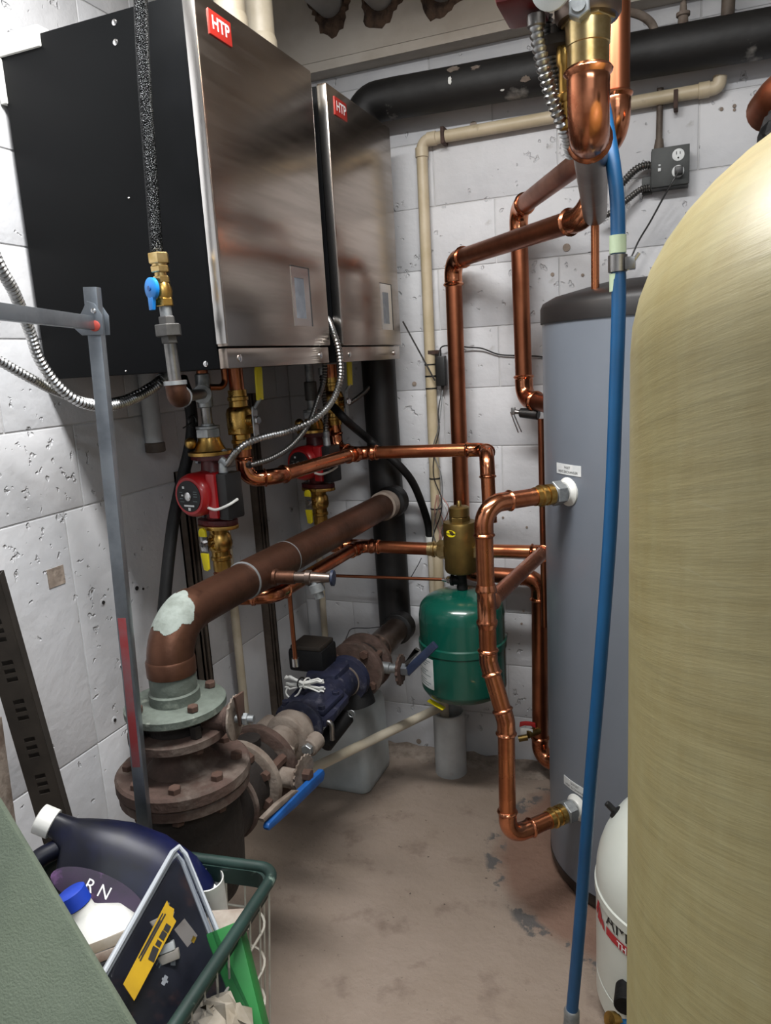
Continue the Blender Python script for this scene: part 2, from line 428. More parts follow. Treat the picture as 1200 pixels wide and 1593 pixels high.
def run(th, pts, r, m='copper', fm='copper_fit', R=None, first=0, last=0, bead=True, fat=1.07):
    """pressed copper run: straight pieces of pipe and separate elbow fittings with beads at each mouth"""
    pts = [V(p) for p in pts]; R = R or r*2.6; sock = r*1.25
    cuts = []
    start = pts[0]+(pts[1]-pts[0]).normalized()*first
    for i in range(1, len(pts)-1):
        a, b, c = pts[i-1], pts[i], pts[i+1]
        d1 = (b-a).normalized(); d2 = (c-b).normalized(); ph = d1.angle(d2)
        t = min(R*math.tan(ph/2), (b-a).length*.46, (c-b).length*.46); Rr = t/math.tan(ph/2)
        p1 = b-d1*t; p2 = b+d2*t; nrm = (d2-d1*d2.dot(d1)).normalized(); cen = p1+nrm*Rr
        s1 = min(sock, max((p1-start).length*.9, .004)); s2 = min(sock, max((c-p2).length*.45, .004))
        path = [p1-d1*s1, p1-d1*s1*.9, p1-d1*s1*.82, p1-d1*s1*.74, p1-d1*s1*.62, p1-d1*s1*.5, p1-d1*s1*.3]
        rad = [r*1.05, r*1.2, r*1.25, r*1.2, r*1.06, r*1.09, r*fat] if bead else [r*fat]*7
        for k in range(11):
            a_ = ph*k/10; path.append(cen-nrm*Rr*math.cos(a_)+d1*Rr*math.sin(a_)); rad.append(r*fat)
        path += [p2+d2*s2*q for q in (.3, .5, .62, .74, .82, .9, 1)]; rad += ([r*fat, r*1.09, r*1.06, r*1.2, r*1.25, r*1.2, r*1.05] if bead else [r*fat]*7)
        build('elbow', MB().tube(path, rad, 20), fm, th)
        e = p1-d1*s1*.6
        if (e-start).dot(d1) > .004: build('pipe', MB().tube([start, e], r, 20), m, th)
        start = p2+d2*s2*.6
    end = pts[-1]-(pts[-1]-pts[-2]).normalized()*last
    if (end-start).length > .004: build('pipe', MB().tube([start, end], r, 20), m, th)
def tee(th, c, ax, bx, r, arm=None, m='copper_fit'):
    """pressed tee: straight barrel along ax, branch along bx"""
    c, ax, bx = V(c), V(ax).normalized(), V(bx).normalized(); arm = arm or r*2.6
    mb = MB()
    def arm_prof(o, d):
        mb.lathe(o, d, [(0, r*1.07), (arm*.6, r*1.07), (arm*.66, r*1.2), (arm*.74, r*1.25), (arm*.82, r*1.2), (arm, r*1.05)], 20)
    arm_prof(c, ax); arm_prof(c, -ax); arm_prof(c, bx)
    return build('tee', mb, m, th)
def text_part(name, s, size, m, parent, fn, bold=False):
    cu = bpy.data.curves.new('t', 'FONT'); cu.body = s; cu.size = size; cu.align_x = 'CENTER'; cu.align_y = 'CENTER'
    if bold: cu.offset = size*.02
    o = bpy.data.objects.new('t', cu); COL.objects.link(o)
    dg = bpy.context.evaluated_depsgraph_get(); dg.update()
    me = bpy.data.meshes.new_from_object(o.evaluated_get(dg))
    mb = MB(); mb.v = [fn(v.co.x, v.co.y) for v in me.vertices]; mb.f = [list(p.vertices) for p in me.polygons]
    bpy.data.objects.remove(o); bpy.data.curves.remove(cu); bpy.data.meshes.remove(me)
    return build(name, mb, m, parent)
def on_plane(o, ux, uy):
    o, ux, uy = V(o), V(ux), V(uy)
    return lambda x, y: o+ux*x+uy*y
def wrap_patch(cx, cy, r, a0, a1, z0, z1, thick=.0012, n=10):
    """a thin sticker on a round tank, angles in radians"""
    mb = MB(); vs = []; fs = []
    for k in range(n+1):
        a = a0+(a1-a0)*k/n
        for rr in (r, r+thick):
            for z in (z0, z1): vs.append((cx+rr*math.cos(a), cy+rr*math.sin(a), z))
    for k in range(n):
        i = 4*k; j = i+4
        fs += [[i+2, j+2, j+3, i+3], [i, i+1, j+1, j], [i+1, i+3, j+3, j+1], [i, j, j+2, i+2]]
    fs += [[0, 2, 3, 1], [4*n, 4*n+1, 4*n+3, 4*n+2]]
    return mb.add(vs, fs)

# ================================================================== SETTING
XL, YB, ZC, XR, YF = -1.38, 2.51, 2.78, 2.3, -1.6
def struct(name, mb, m, label):
    return build(name, mb, m, label=label, kind='structure')
struct('floor', MB().span((XL-.2, YF-.1, -.12), (XR+.1, YB+.2, 0)), 'concrete', 'worn beige concrete floor with stains and flaked paint')
struct('ceiling', MB().span((XL-.2, YF-.1, ZC), (XR+.1, YB+.2, ZC+.1)), 'ceil', 'painted ceiling of the boiler room')
struct('wall_right', MB().span((XR, YF, 0), (XR+.1, YB, ZC)), 'wall', 'painted wall beyond the fibreglass tank')
struct('wall_front', MB().span((XL-.1, YF-.1, 0), (XR, YF, ZC)), 'wall', 'painted wall behind the viewer')
wb = struct('wall_back', MB().span((XL-.2, YB+.0025, 0), (XR, YB+.2, ZC)), 'mortar', 'white painted block wall at the back with thin recessed joints')
wl = struct('wall_left', MB().span((XL-.2, YF, 0), (XL-.0025, YB, ZC)), 'mortar', 'white painted block and concrete wall behind the boilers')
def block_mesh(sx, sy, sz, key, cache={}):
    k = (round(sx, 4), round(sy, 4), round(sz, 4))
    if k not in cache:
        mb = MB().box((0, 0, 0), (sx, sy, sz), .002)
        me = bpy.data.meshes.new('block'); me.from_pydata(mb.v, [], mb.f); me.update()
        for p in me.polygons: p.use_smooth = True
        me.set_sharp_from_angle(angle=math.radians(60)); me.materials.append(MATS['wall']); cache[k] = me
    return cache[k]
def put_block(parent, c, size, name='block'):
    o = bpy.data.objects.new(name, block_mesh(*size, 0)); COL.objects.link(o); o.parent = parent; o.location = c
CH, BL, J = .1985, .4, .0035
z0 = 1.174-CH*5                      # course joints measured on the wall
zs = [0]+[z0+CH*i for i in range(0, 16) if .05 < z0+CH*i < 2.42]+[2.42]
for i, (a, b) in enumerate(zip(zs, zs[1:])):
    x = XL+(.0 if i % 2 else .2) - .4
    while x < XR:
        lo, hi = max(x, XL), min(x+BL, 1.0)
        if hi-lo > .03:
            put_block(wb, ((lo+hi)/2, YB+.012, (a+b)/2), (hi-lo-J, .024, b-a-J))
        x += BL
put_block(wb, ((1.0+XR)/2, YB+.012, 1.2), (XR-1.0-J, .024, 2.4), 'wall_panel')
# left wall: cast slabs low down, block courses above
ylist = [YF, -.3, .55, 1.352, 2.0, YB]
for (za, zb) in ((0, .567), (.567, 1.172)):
    for ya, yb in zip(ylist, ylist[1:]):
        put_block(wl, (XL-.012, (ya+yb)/2, (za+zb)/2), (.024, yb-ya-J, zb-za-J), 'concrete_slab')
zl = [1.172+.2015*i for i in range(0, 8)]+[ZC]
for i, (a, b) in enumerate(zip(zl, zl[1:])):
    y = 1.418-4*BL-(0 if i % 2 == 0 else .2)
    put_block(wl, (XL-.012, (YF+y)/2, (a+b)/2), (.024, y-YF-J, b-a-J), 'wall_panel')
    while y < YB:
        hi = min(y+BL, YB)
        if hi-y > .03: put_block(wl, (XL-.012, (y+hi)/2, (a+b)/2), (.024, hi-y-J, b-a-J))
        y += BL
# anchors and plugged holes left in the left wall
for (px, py, r) in ((160, 937, .008), (178, 1120, .008), (188, 1037, .006), (212, 915, .011), (262, 1140, .007), (327, 1022, .008), (222, 916, .006)):
    p = aX(px, py, XL+.0)
    build('anchor_hole', MB().lathe(p-V((.002, 0, 0)), (1, 0, 0), [(0, r*1.3), (.0025, r*1.25), (.003, r)], 14), 'wall', wl)
    build('anchor_hole', MB().cyl(p, p+V((.0035, 0, 0)), r*.55, seg=10), 'hole', wl)
p = aX(87, 897, XL); build('paint_chip', MB().box(p, (.004, .05, .045)), 'dirt', wl)
# anchors in the back wall
for (px, py, r) in ((882, 385, .012), (737, 195, .012), (860, 427, .006), (907, 428, .005), (1123, 170, .005), (1143, 165, .005), (1143, 171, .004), (820, 820, .004), (783, 805, .004), (645, 597, .008), (652, 1153, .01), (815, 950, .004), (812, 970, .004)):
    p = aY(px, py, YB); build('anchor_hole', MB().lathe(p, (0, -1, 0), [(-.001, r), (.003, r), (.0035, r*.5)], 12), 'dirt', wb)
# beam over the back wall with its lip
bm_ = struct('trim_1', MB().span((XL, 2.452, 2.452), (XR, YB+.02, ZC)).span((XL, 2.44, 2.418), (XR, YB+.02, 2.446)), 'beam_paint', 'deep painted beam with a narrow lip along the top of the back wall')
# crumbled concrete where wall meets floor
mb = MB(); rr = random.Random(3); n = 90; rows = 6; vs = []; fs = []
for i in range(n+1):
    x = XL+(2.2)*i/n
    wdt = .07+.05*rr.random()
    for j in range(rows+1):
        t = j/rows; vs.append((x, YB-wdt*t, .013*(1-t)**1.4*(.4+rr.random())*(1 if j < rows else 0)+(.002 if j < rows else -.002)))
for i in range(n):
    for j in range(rows): a = i*(rows+1)+j; fs.append([a, a+1, a+rows+2, a+rows+1])
struct('trim_2', mb.add(vs, fs), 'dirt', 'crumbled concrete fillet along the foot of the back wall')

# ================================================================== BOILERS
def boiler(Y0, label, Wb=.48):
    t = thing('wall_boiler', label, 'boiler', (-1.12, Y0+.24, 1.484), 'wall hung boilers')
    Y1 = Y0+Wb; Z0, Z1 = 1.484, 2.187
    build('casing', MB().span((-1.366, Y0, Z0), (-.899, Y1, Z1-.004), .003), 'black_case', t, 'black painted steel casing')
    c = build('front_cover', MB().span((-.897, Y0-.002, Z0+.044), (-.87, Y1+.002, Z1), .0045), 'stainless', t, 'brushed stainless front cover')
    build('lit_cover_edge', MB().span((-.896, Y0-.0045, Z0+.05), (-.872, Y0-.0025, Z1-.006), .0008), 'stainless_edge', c)  # side lip catching the lamp, its brightness put into a paler steel
    b = build('base_strip', MB().span((-.897, Y0+.001, Z0), (-.876, Y1-.001, Z0+.041), .002), 'stainless', t)
    for y in (Y0+.045, Y1-.05):
        build('screw', MB().lathe((-.877, y, Z0+.02), (1, 0, 0), [(0, .008), (.003, .008), (.005, .005)], 12), 'bright', b)
    # side screws
    for (x, z) in ((-1.06, 2.164), (-1.063, 2.129), (-1.075, 1.84), (-.93, 1.496), (-1.138, 1.492)):
        r = .006 if z > 2 or x > -1 else .0025
        build('screw', MB().lathe((x, Y0+.001, z), (0, -1, 0), [(0, r), (.002, r), (.0035, r*.5)], 10), 'bright', t)
    # display: recess frame and screen
    yc = Y0+.292; f = MB()
    ya, yb, za, zb = yc, yc+.092, 1.575, 1.713
    f.span((-.871, ya, za), (-.8688, ya+.013, zb)).span((-.871, yb-.03, za), (-.8688, yb, zb)).span((-.871, ya+.013, zb-.026), (-.8688, yb-.03, zb)).span((-.871, ya+.013, za), (-.8688, yb-.03, za+.018))
    d = build('display_panel', f, 'stainless_edge', t)
    build('screen', MB().span((-.8712, ya+.013, za+.018), (-.8692, yb-.03, zb-.026)), 'screen', d)
    build('panel_edge', MB().span((-.871, yb-.002, za), (-.8678, yb+.001, zb)).span((-.871, ya, zb-.001), (-.8678, yb, zb+.001)), 'ink', d)
    # badge
    ya = Y0+.038
    g = build('badge', MB().span((-.871, ya, 2.12), (-.867, ya+.078, 2.165), .001), 'red_badge', t, 'red badge with white letters')
    text_part('letters', 'HTP', .034, 'logo_white', g, on_plane((-.8665, ya+.039, 2.1425), (0, 1, 0), (0, 0, 1)), True)
    # bracket on top at the wall
    build('mounting_bracket', MB().span((-1.372, Y0-.006, Z1-.03), (-1.25, Y0+.03, Z1+.012), .004).span((-1.378, Y0-.006, Z1-.12), (-1.362, Y0+.012, Z1-.03), .003), 'white_plastic', t)
    return t
b1 = boiler(1.345, 'near black and stainless wall boiler, closest to the viewer')
b2 = boiler(1.912, 'far black and stainless wall boiler, next to the back wall', .45)

# flue pipes on the near boiler
for i, (px, lb) in enumerate(((360, 'cream flue pipe on the near boiler, the one nearer the front'), (404, 'cream flue pipe on the near boiler, the one nearer the back wall'))):
    p = aX(px, 40, -1.0); q = V((p.x, p.y, 2.187)); r = .036
    t = thing('flue_pipe', lb, 'pipe', q, 'flue pipes on the near boiler')
    build('collar', MB().lathe(q, (0, 0, 1), [(0, r*1.12), (.09, r*1.12), (.1, r*1.02)], 24), 'cream_pvc', t)
    build('pipe', MB().cyl(q+V((0, 0, .1)), V((q.x, q.y, ZC-.001)), r, seg=24), 'cream_pvc', t)
# pipes breaking through the beam
for i, (px, py, lb) in enumerate(((513, 4, 'grey pipe through a ragged hole in the beam, nearest the boilers'), (592, -8, 'grey pipe through a ragged hole in the beam, middle one'), (690, -22, 'grey pipe through a ragged hole in the beam, nearest the copper risers'))):
    p = aY(px, py, 2.452)
    t = thing('pipe_stub', lb, 'pipe', p, 'pipes through the beam')
    build('pipe', MB().lathe(p+V((0, .03, 0)), (0, -1, 0), [(0, .045), (.26, .045), (.27, .052), (.34, .052)], 24), 'grey_pvc', t)
    mb = MB(); rr = random.Random(i+5); ra = []; rb = []; n = 40
    for k in range(n):
        a = 2*PI*k/n; R = .064+.014*rr.random()+(.016*max(0, -math.sin(a)) if 1 else 0)+.012*math.sin(3*a+i)
        ra.append(p+V((math.cos(a)*R, 0, math.sin(a)*R))); rb.append(p+V((math.cos(a)*.044, -.0015, math.sin(a)*.044)))
    rc = [q+V((0, -.006-.01*rr.random(), 0))+(p-q)*.22 for q in ra]
    mb.ring_loft([ra, rc, rb], False, False); build('broken_edge', mb, 'chipped', t, angle=20)

# ================================================================== HOUSEHOLD WATER TANK (grey) and other tanks
TX, TY, TR = -.066, 2.07, .290
t = thing('hot_water_tank', 'tall grey hot water tank with a black domed lid', 'water tank', (TX, TY, 0))
gt = t
build('base_rim', MB().lathe((TX, TY, 0), (0, 0, 1), [(0, TR-.012), (.03, TR+.001), (.05, TR+.001)], 64), 'black_plastic', t)
build('jacket', MB().lathe((TX, TY, 0), (0, 0, 1), [(.05, TR), (1.55, TR)], 96), 'grey_tank', t)
build('lid', MB().lathe((TX, TY, 0), (0, 0, 1), [(1.548, TR+.004), (1.585, TR+.004), (1.598, TR-.002), (1.612, TR-.03), (1.637, TR-.14), (1.642, .02)], 72), 'lid', t, 'black plastic lid')
def tank_port(th_deg, z, L_nut, label_lines, ndeg):
    a = math.radians(th_deg); d = V((math.cos(a), math.sin(a), 0)); s = V((TX, TY, z))+d*TR
    build('port_flange', MB().lathe(s-d*.004, d, [(0, .036), (.006, .036), (.012, .028), (.016, .026)], 28), 'white_plastic', gt)
    build('port_nut', MB().lathe(s+d*.012, d, [(0, .022), (.001, .022), (.014, .022)], 20).hexn(s+d*.02, s+d*.046, .031).cyl(s+d*.046, s+d*.056, .024), 'galv', gt)
    build('adapter', MB().lathe(s+d*.05, d, [(0, .026), (.016, .026), (.017, .023), (.026, .023), (.028, .027), (.034, .027), (.036, .023), (.05, .023)], 24), 'brass', gt)
    # label above
    la = math.radians(ndeg); w_ = .047/TR
    lb = build('label', wrap_patch(TX, TY, TR, la-w_, la+w_, z+.042, z+.068), 'label_white', gt, 'small white label')
    for k, (s_, sz) in enumerate(label_lines):
        zz = z+.060-k*.011
        text_part('letters', s_, sz, 'ink', lb, lambda x, y, zz=zz: V((TX+(TR+.0018)*math.cos(la+x/TR), TY+(TR+.0018)*math.sin(la+x/TR), zz+y)))
    return s, d
s1, d1 = tank_port(226, 1.137, 0, (('INLET', .0085), ('HEAT EXCHANGER', .0085)), 226)
s2, d2 = tank_port(230.5, .283, 0, (('OUTLET', .0085), ('HEAT EXCHANGER', .0085)), 229)

# fibreglass tank
FXc, FYc, FR = .300, .925, .362
a0 = ray(979, 850); az = math.atan2(a0.x, a0.y); D = .97
cz = az+math.asin(FR/D); FXc, FYc = D*math.sin(cz), D*math.cos(cz)
t = thing('fiberglass_tank', 'huge olive fibreglass pressure tank filling the right side', 'tank', (FXc, FYc, 0))
prof = [(0, FR+.012), (.12, FR+.012), (.125, FR)]
prof += [(1.47, FR)]+[(1.47+.27*math.sin(k*PI/2/14), FR*math.cos(k*PI/2/14)) for k in range(1, 14)]+[(1.742, .05)]
build('shell', MB().lathe((FXc, FYc, 0), (0, 0, 1), prof, 128), 'fiberglass', t, angle=70)
build('valve_head', MB().lathe((FXc, FYc, 1.735), (0, 0, 1), [(0, .06), (.05, .06), (.055, .08), (.12, .08), (.13, .05)], 24), 'black_plastic', t)

# white expansion tank on the floor
AX, AY, AR = .033, 1.56, .203
t = thing('white_expansion_tank', 'white steel expansion tank on the floor half hidden by the fibreglass tank', 'tank', (AX, AY, 0)); at_ = t
prof = [(0, AR-.05), (.005, AR-.03), (.045, AR), (.10, AR), (.103, AR-.003), (.106, AR), (.300, AR), (.303, AR+.003), (.322, AR+.003), (.325, AR)]
prof += [(.335+.215*math.sin(k*PI/2/12), AR*math.cos(k*PI/2/12)) for k in range(0, 13)]
build('shell', MB().lathe((AX, AY, 0), (0, 0, 1), prof, 80), 'white_enamel', t, angle=35)
bd_ = None
for k in range(400):
    q = aY(958, 1263, AY-.2+.4*k/400); h = math.hypot(q.x-AX, q.y-AY)
    if h < AR and q.z < .335+.215*math.sqrt(1-(h/AR)**2): bd_ = q; break
p = bd_ or V((AX-.05, AY-.05, .5)); nv_ = V((p.x-AX, p.y-AY, (p.z-.335)*1.15)).normalized()
build('air_valve_cap', MB().lathe(p-nv_*.003, nv_, [(0, .016), (.005, .016), (.008, .0075), (.028, .007), (.03, .005)], 16), 'black_plastic', t)
def awrap(x0, z):  # arc position measured to the right of the logo
    a_ref = math.radians(228)
    return lambda x, y: V((AX+(AR+.0016)*math.cos(a_ref+(x+x0)/AR), AY+(AR+.0016)*math.sin(a_ref+(x+x0)/AR), z+y))
zA = aY(957, 1437, AY-AR*math.sin(math.radians(39))).z
f_ = awrap(0, zA)
text_part('letters', 'AMTROL', .050, 'ink', at_, awrap(.046, zA))
mb = MB()
def strip(mb, poly):
    pts = [f_(x, y) for x, y in poly]; mb.add(pts, [list(range(len(pts)))])
for k in range(12): strip(mb, [(-.052+.022*k, -.042), (-.030+.022*k, -.042), (-.030+.022*k, -.022), (-.052+.022*k, -.022)])
build('logo', mb, 'ink_red', at_)
for q_ in ([(-.057, -.042), (-.070, -.042), (-.080, -.022), (-.067, -.022)], [(-.076, -.042), (-.102, -.042), (-.088, -.002), (-.076, -.014)], [(-.107, -.038), (-.117, -.03), (-.092, .022), (-.084, .014)]):
    mb = MB(); strip(mb, q_); build('logo', mb, 'ink_red', at_)
f2 = awrap(.062, zA-.033)
text_part('letters', 'THERM-X-TROL', .021, 'logo_white', at_, lambda x, y: f2(x, y)+(f2(x, y)-V((AX, AY, f2(x, y).z)))*.006, True)
# black port and blue fitting at the foot of that tank
p = aY(972, 1566, AY-.20)
build('port', MB().cyl(p, p+V((0, .05, 0)), .022, seg=20, bev=.002), 'black_rubber', at_)
q = V((p.x+.006, p.y-.012, p.z-.02))
t = thing('brass_hose_fitting', 'brass hose fitting with a blue tail at the foot of the white tank', 'fitting', q+V((-.03, -.02, -.012)))
e = aY(948, 1588, AY-.24)
build('nut', MB().lathe(e, (q-e), [(0, .008), (.001, .017), (.014, .017), (.016, .012), (.024, .012)], 18), 'brass', t)
build('tail', MB().tube(spline([e+(q-e)*.2, q+V((.0, -.012, .0)), q+V((.05, .0, .012)), q+V((.08, .03, -.02))]), .011, 14), 'blue_hose', t)

# green expansion tank hung under the air separator
YH = 2.22
EX, EY = -.660, YH
t = thing('green_expansion_tank', 'green steel expansion tank hanging below the brass air separator', 'tank', (EX, EY, .395)); eg = t
r = .139
prof = [(.395, .05), (.398, r-.045), (.412, r-.012), (.428, r-.002), (.434, r), (.436, r), (.562, r), (.563, r), (.566, r+.0035), (.588, r+.0035), (.592, r-.001), (.594, r-.001), (.67, r-.001), (.672, r-.001), (.69, r-.004)]
prof += [(.69+.058*math.sin(k*PI/2/10), (r-.004)*(math.cos(k*PI/2/10)**.8)) for k in range(1, 10)]+[(.75, .02)]
build('shell', MB().lathe((EX, EY, 0), (0, 0, 1), prof, 72), 'green_tank', t, angle=22)
la = math.radians(222)
lb = build('label', wrap_patch(EX, EY, r, math.radians(196), math.radians(243), .452, .553), 'label_white', t, 'white data label')
for k in range(11):
    zz = .543-.0082*k; w2 = .3 if k % 3 else .2
    if k in (3, 7): continue
    build('print_line', wrap_patch(EX, EY, r+.0012, math.radians(222 if k in (1,) else 206+3*(k % 3)), math.radians(238-5*(k % 3)), zz-.0014, zz+.001, .0003, 6), 'ink_grey', lb)

p = aY(678, 1076, EY-.10)
build('yellow_tag', MB().box(V((p.x, p.y, .392)), (.06, .02, .002), .0005, Matrix.Rotation(-.25, 3, 'Z') @ Matrix.Rotation(.3, 3, 'Y')), 'yellow', eg)

# ================================================================== COPPER: tank riser, headers, branches
RC = .0205
# riser in front of the tank
Pin = s1+d1*.245; Pout = s2+d2*.232
ztee = .945
lowc = V((Pout.x, Pout.y, 0))
o1 = V((Pin.x, Pin.y, .745)); o2 = V((lowc.x+.004, lowc.y, .60))
t = thing('tank_riser_pipe', 'bright copper riser pipe joining both side ports of the grey tank', 'pipe', (Pout.x, Pout.y, Pout.z))
run(t, [s1+d1*.09, Pin, o1, o2, V((lowc.x, lowc.y, Pout.z)), s2+d2*.09], RC*1.03, R=.052)
zb = .888
tee(t, (Pin.x, Pin.y, zb+.0), (0, 0, 1), (0.02, 1, 0), RC*1.03)
bend = V((Pin.x+.045, YH-.03, zb))
build('pipe', MB().tube([V((Pin.x, Pin.y+.03, zb)), bend], RC, 20), 'copper', t)

# return header with air separator
SEPX = EX+.006
t = thing('return_header_pipe', 'lower horizontal copper header pipe running into the air separator', 'pipe', (-1.0, YH, .88))
PX = -1.12; P1Y, P2Y = 1.60, 2.18
bx = -1.005
run(t, [(PX, P1Y, 1.0), (PX, P1Y, .893), (bx, P1Y+.055, .889), (bx, YH, .882), (SEPX-.075, YH, .880)], RC, R=.05)
tee(t, (bx+.005, YH, .882), (1, 0, 0), (0, -1, 0), RC)
run(t, [(PX, P2Y, 1.0), (PX, P2Y, .886), (bx-.02, YH, .882)], RC, R=.045)
run(t, [(SEPX+.075, YH, .882), (bend.x+.005, YH, .884), bend+V((0, -.012, 0))], RC, R=.03)

t = thing('air_separator', 'brass air separator with capped top above the green tank', 'air separator', (SEPX, YH, .80))
build('body', MB().lathe((SEPX, YH, 0), (0, 0, 1), [(.805, .03), (.812, .049), (.82, .053), (.965, .053), (.973, .05), (.976, .034)], 36), 'brass_dull', t)
build('cap', MB().lathe((SEPX, YH, 0), (0, 0, 1), [(.972, .028), (.99, .028), (.992, .032), (1.018, .032), (1.022, .027), (1.024, .008), (1.038, .006), (1.04, .004)], 24).hexn((SEPX, YH, .973), (SEPX, YH, .99), .034), 'brass_dull', t)
for sg in (-1, 1):
    a = V((SEPX+sg*.048, YH, .88)); dx = V((sg, 0, 0))
    build('end_fitting', MB().hexn(a, a+dx*.024, .031).lathe(a+dx*.024, dx, [(0, .025), (.005, .025), (.006, .022), (.012, .022), (.014, .026), (.02, .026), (.022, .0225), (.036, .0225)], 20), 'brass_pale', t)
yl = build('oval_sticker', MB().add([(V((SEPX, YH, .945))+V((math.sin(math.radians(-17)+.34*math.cos(a))*.0538, -math.cos(math.radians(-17)+.34*math.cos(a))*.0538, .011*math.sin(a)))) for a in [2*PI*k/20 for k in range(20)]], [list(range(20))]), 'yellow', t)
text_part('letters', 'Honeywell', .0095, 'ink', yl, lambda x, y: V((SEPX+math.sin(math.radians(-17)+x/.0545)*.0545, YH-math.cos(math.radians(-17)+x/.0545)*.0545, .945+y)), True)

t = thing('tank_feed_tee', 'black iron tee with a thin copper feed pipe on top of the green tank', 'fitting', (EX, YH, .75))
build('nipple', MB().cyl((SEPX, YH, .745), (SEPX, YH, .808), .0105, seg=16), 'iron_grey', t)
build('tee', MB().lathe((SEPX, YH, .752), (0, 0, 1), [(0, .017), (.006, .018), (.02, .016), (.044, .016), (.05, .018), (.056, .018)], 20).lathe((SEPX, YH, .78), (-1, 0, 0), [(0, .015), (.026, .015), (.028, .018), (.036, .018)], 20), 'black_rubber', t)
build('thread_tape', MB().lathe((SEPX, YH, .801), (0, 0, 1), [(0, .0155), (.006, .0155)], 16), 'white_plastic', t)
build('flare_nut', MB().hexn((SEPX-.036, YH, .78), (SEPX-.05, YH, .78), .012).cyl((SEPX-.05, YH, .78), (SEPX-.066, YH, .78), .008, .006), 'bright', t)
build('feed_pipe', MB().tube([(SEPX-.06, YH, .78), (-1.15, YH+.0, .772)], .0055, 10), 'copper_aged', t)

# supply header
t = thing('supply_header_pipe', 'upper horizontal copper header pipe below the boilers turning down beside the tank', 'pipe', (-.95, YH, 1.2))
DX = -1.07; D1Y, D2Y = 1.672, 2.235
za = 1.199
hx = -.985
run(t, [(DX, D1Y, 1.30), (DX, D1Y, 1.197), (hx-.025, D1Y+.05, 1.197), (hx-.005, YH, 1.193), (-.56, YH, 1.199), (-.535, YH-.10, 1.197), (-.525, YH-.125, 1.0), ], RC, R=.05)
tee(t, (hx+.008, YH, 1.193), (1, 0, 0), (-.05, -1, 0), RC)
run(t, [(DX, D2Y, 1.48), (DX, D2Y, 1.205), (hx-.02, YH, 1.195)], RC, R=.045)
build('pipe', MB().tube([(DX, D1Y, 1.42), (DX, D1Y, 1.487)], RC*.95, 18), 'copper_aged', t)

def ball_valve(x, y, zc, label, hd=1):
    t = thing('ball_valve', label, 'valve', (x, y, zc-.07), 'ball valves under the boilers')
    build('body', MB().lathe((x, y, zc), (0, 0, 1), [(-.075, .024), (-.06, .024), (-.058, .027), (-.05, .027), (-.048, .024), (-.036, .024), (-.03, .031), (-.018, .034), (.02, .034), (.03, .031), (.036, .024), (.05, .024), (.052, .027), (.06, .027), (.062, .024), (.078, .024)], 20).hexn((x, y, zc-.034), (x, y, zc-.018), .037).cyl((x, y, zc), (x+.05, y-.01, zc), .015, seg=14), 'brass', t)
    m_ = V((x+.053, y-.012, zc))
    build('stem_nut', MB().hexn(m_, m_+V((.012, -.003, 0)), .011), 'bright', t)
    h = build('handle', MB().prism([(-.011, -.055), (.011, -.055), (.012, .02), (.009, .035), (-.009, .035), (-.012, .02)], m_, (0, 1, 0), (0, 0, 1), .003), 'galv', t)
    a = m_+V((.0, .0, .03)); b = a+V((.012, .012, .02)); c = b+V((.0, .006, .085))
    build('grip', MB().prism([(-.012, 0), (.012, 0), (.013, .075), (.008, .088), (-.008, .088), (-.013, .075)], b, (.1, 1, 0), (0, .06, 1), .006, .001), 'yellow', h)
    build('arm', MB().tube([a, b+V((0, 0, .004))], .005, 8), 'galv', h)
    return t
ball_valve(DX, D1Y, 1.352, 'brass ball valve with raised yellow handle under the near boiler')
ball_valve(DX, D2Y, 1.36, 'brass ball valve with raised yellow handle under the far boiler')

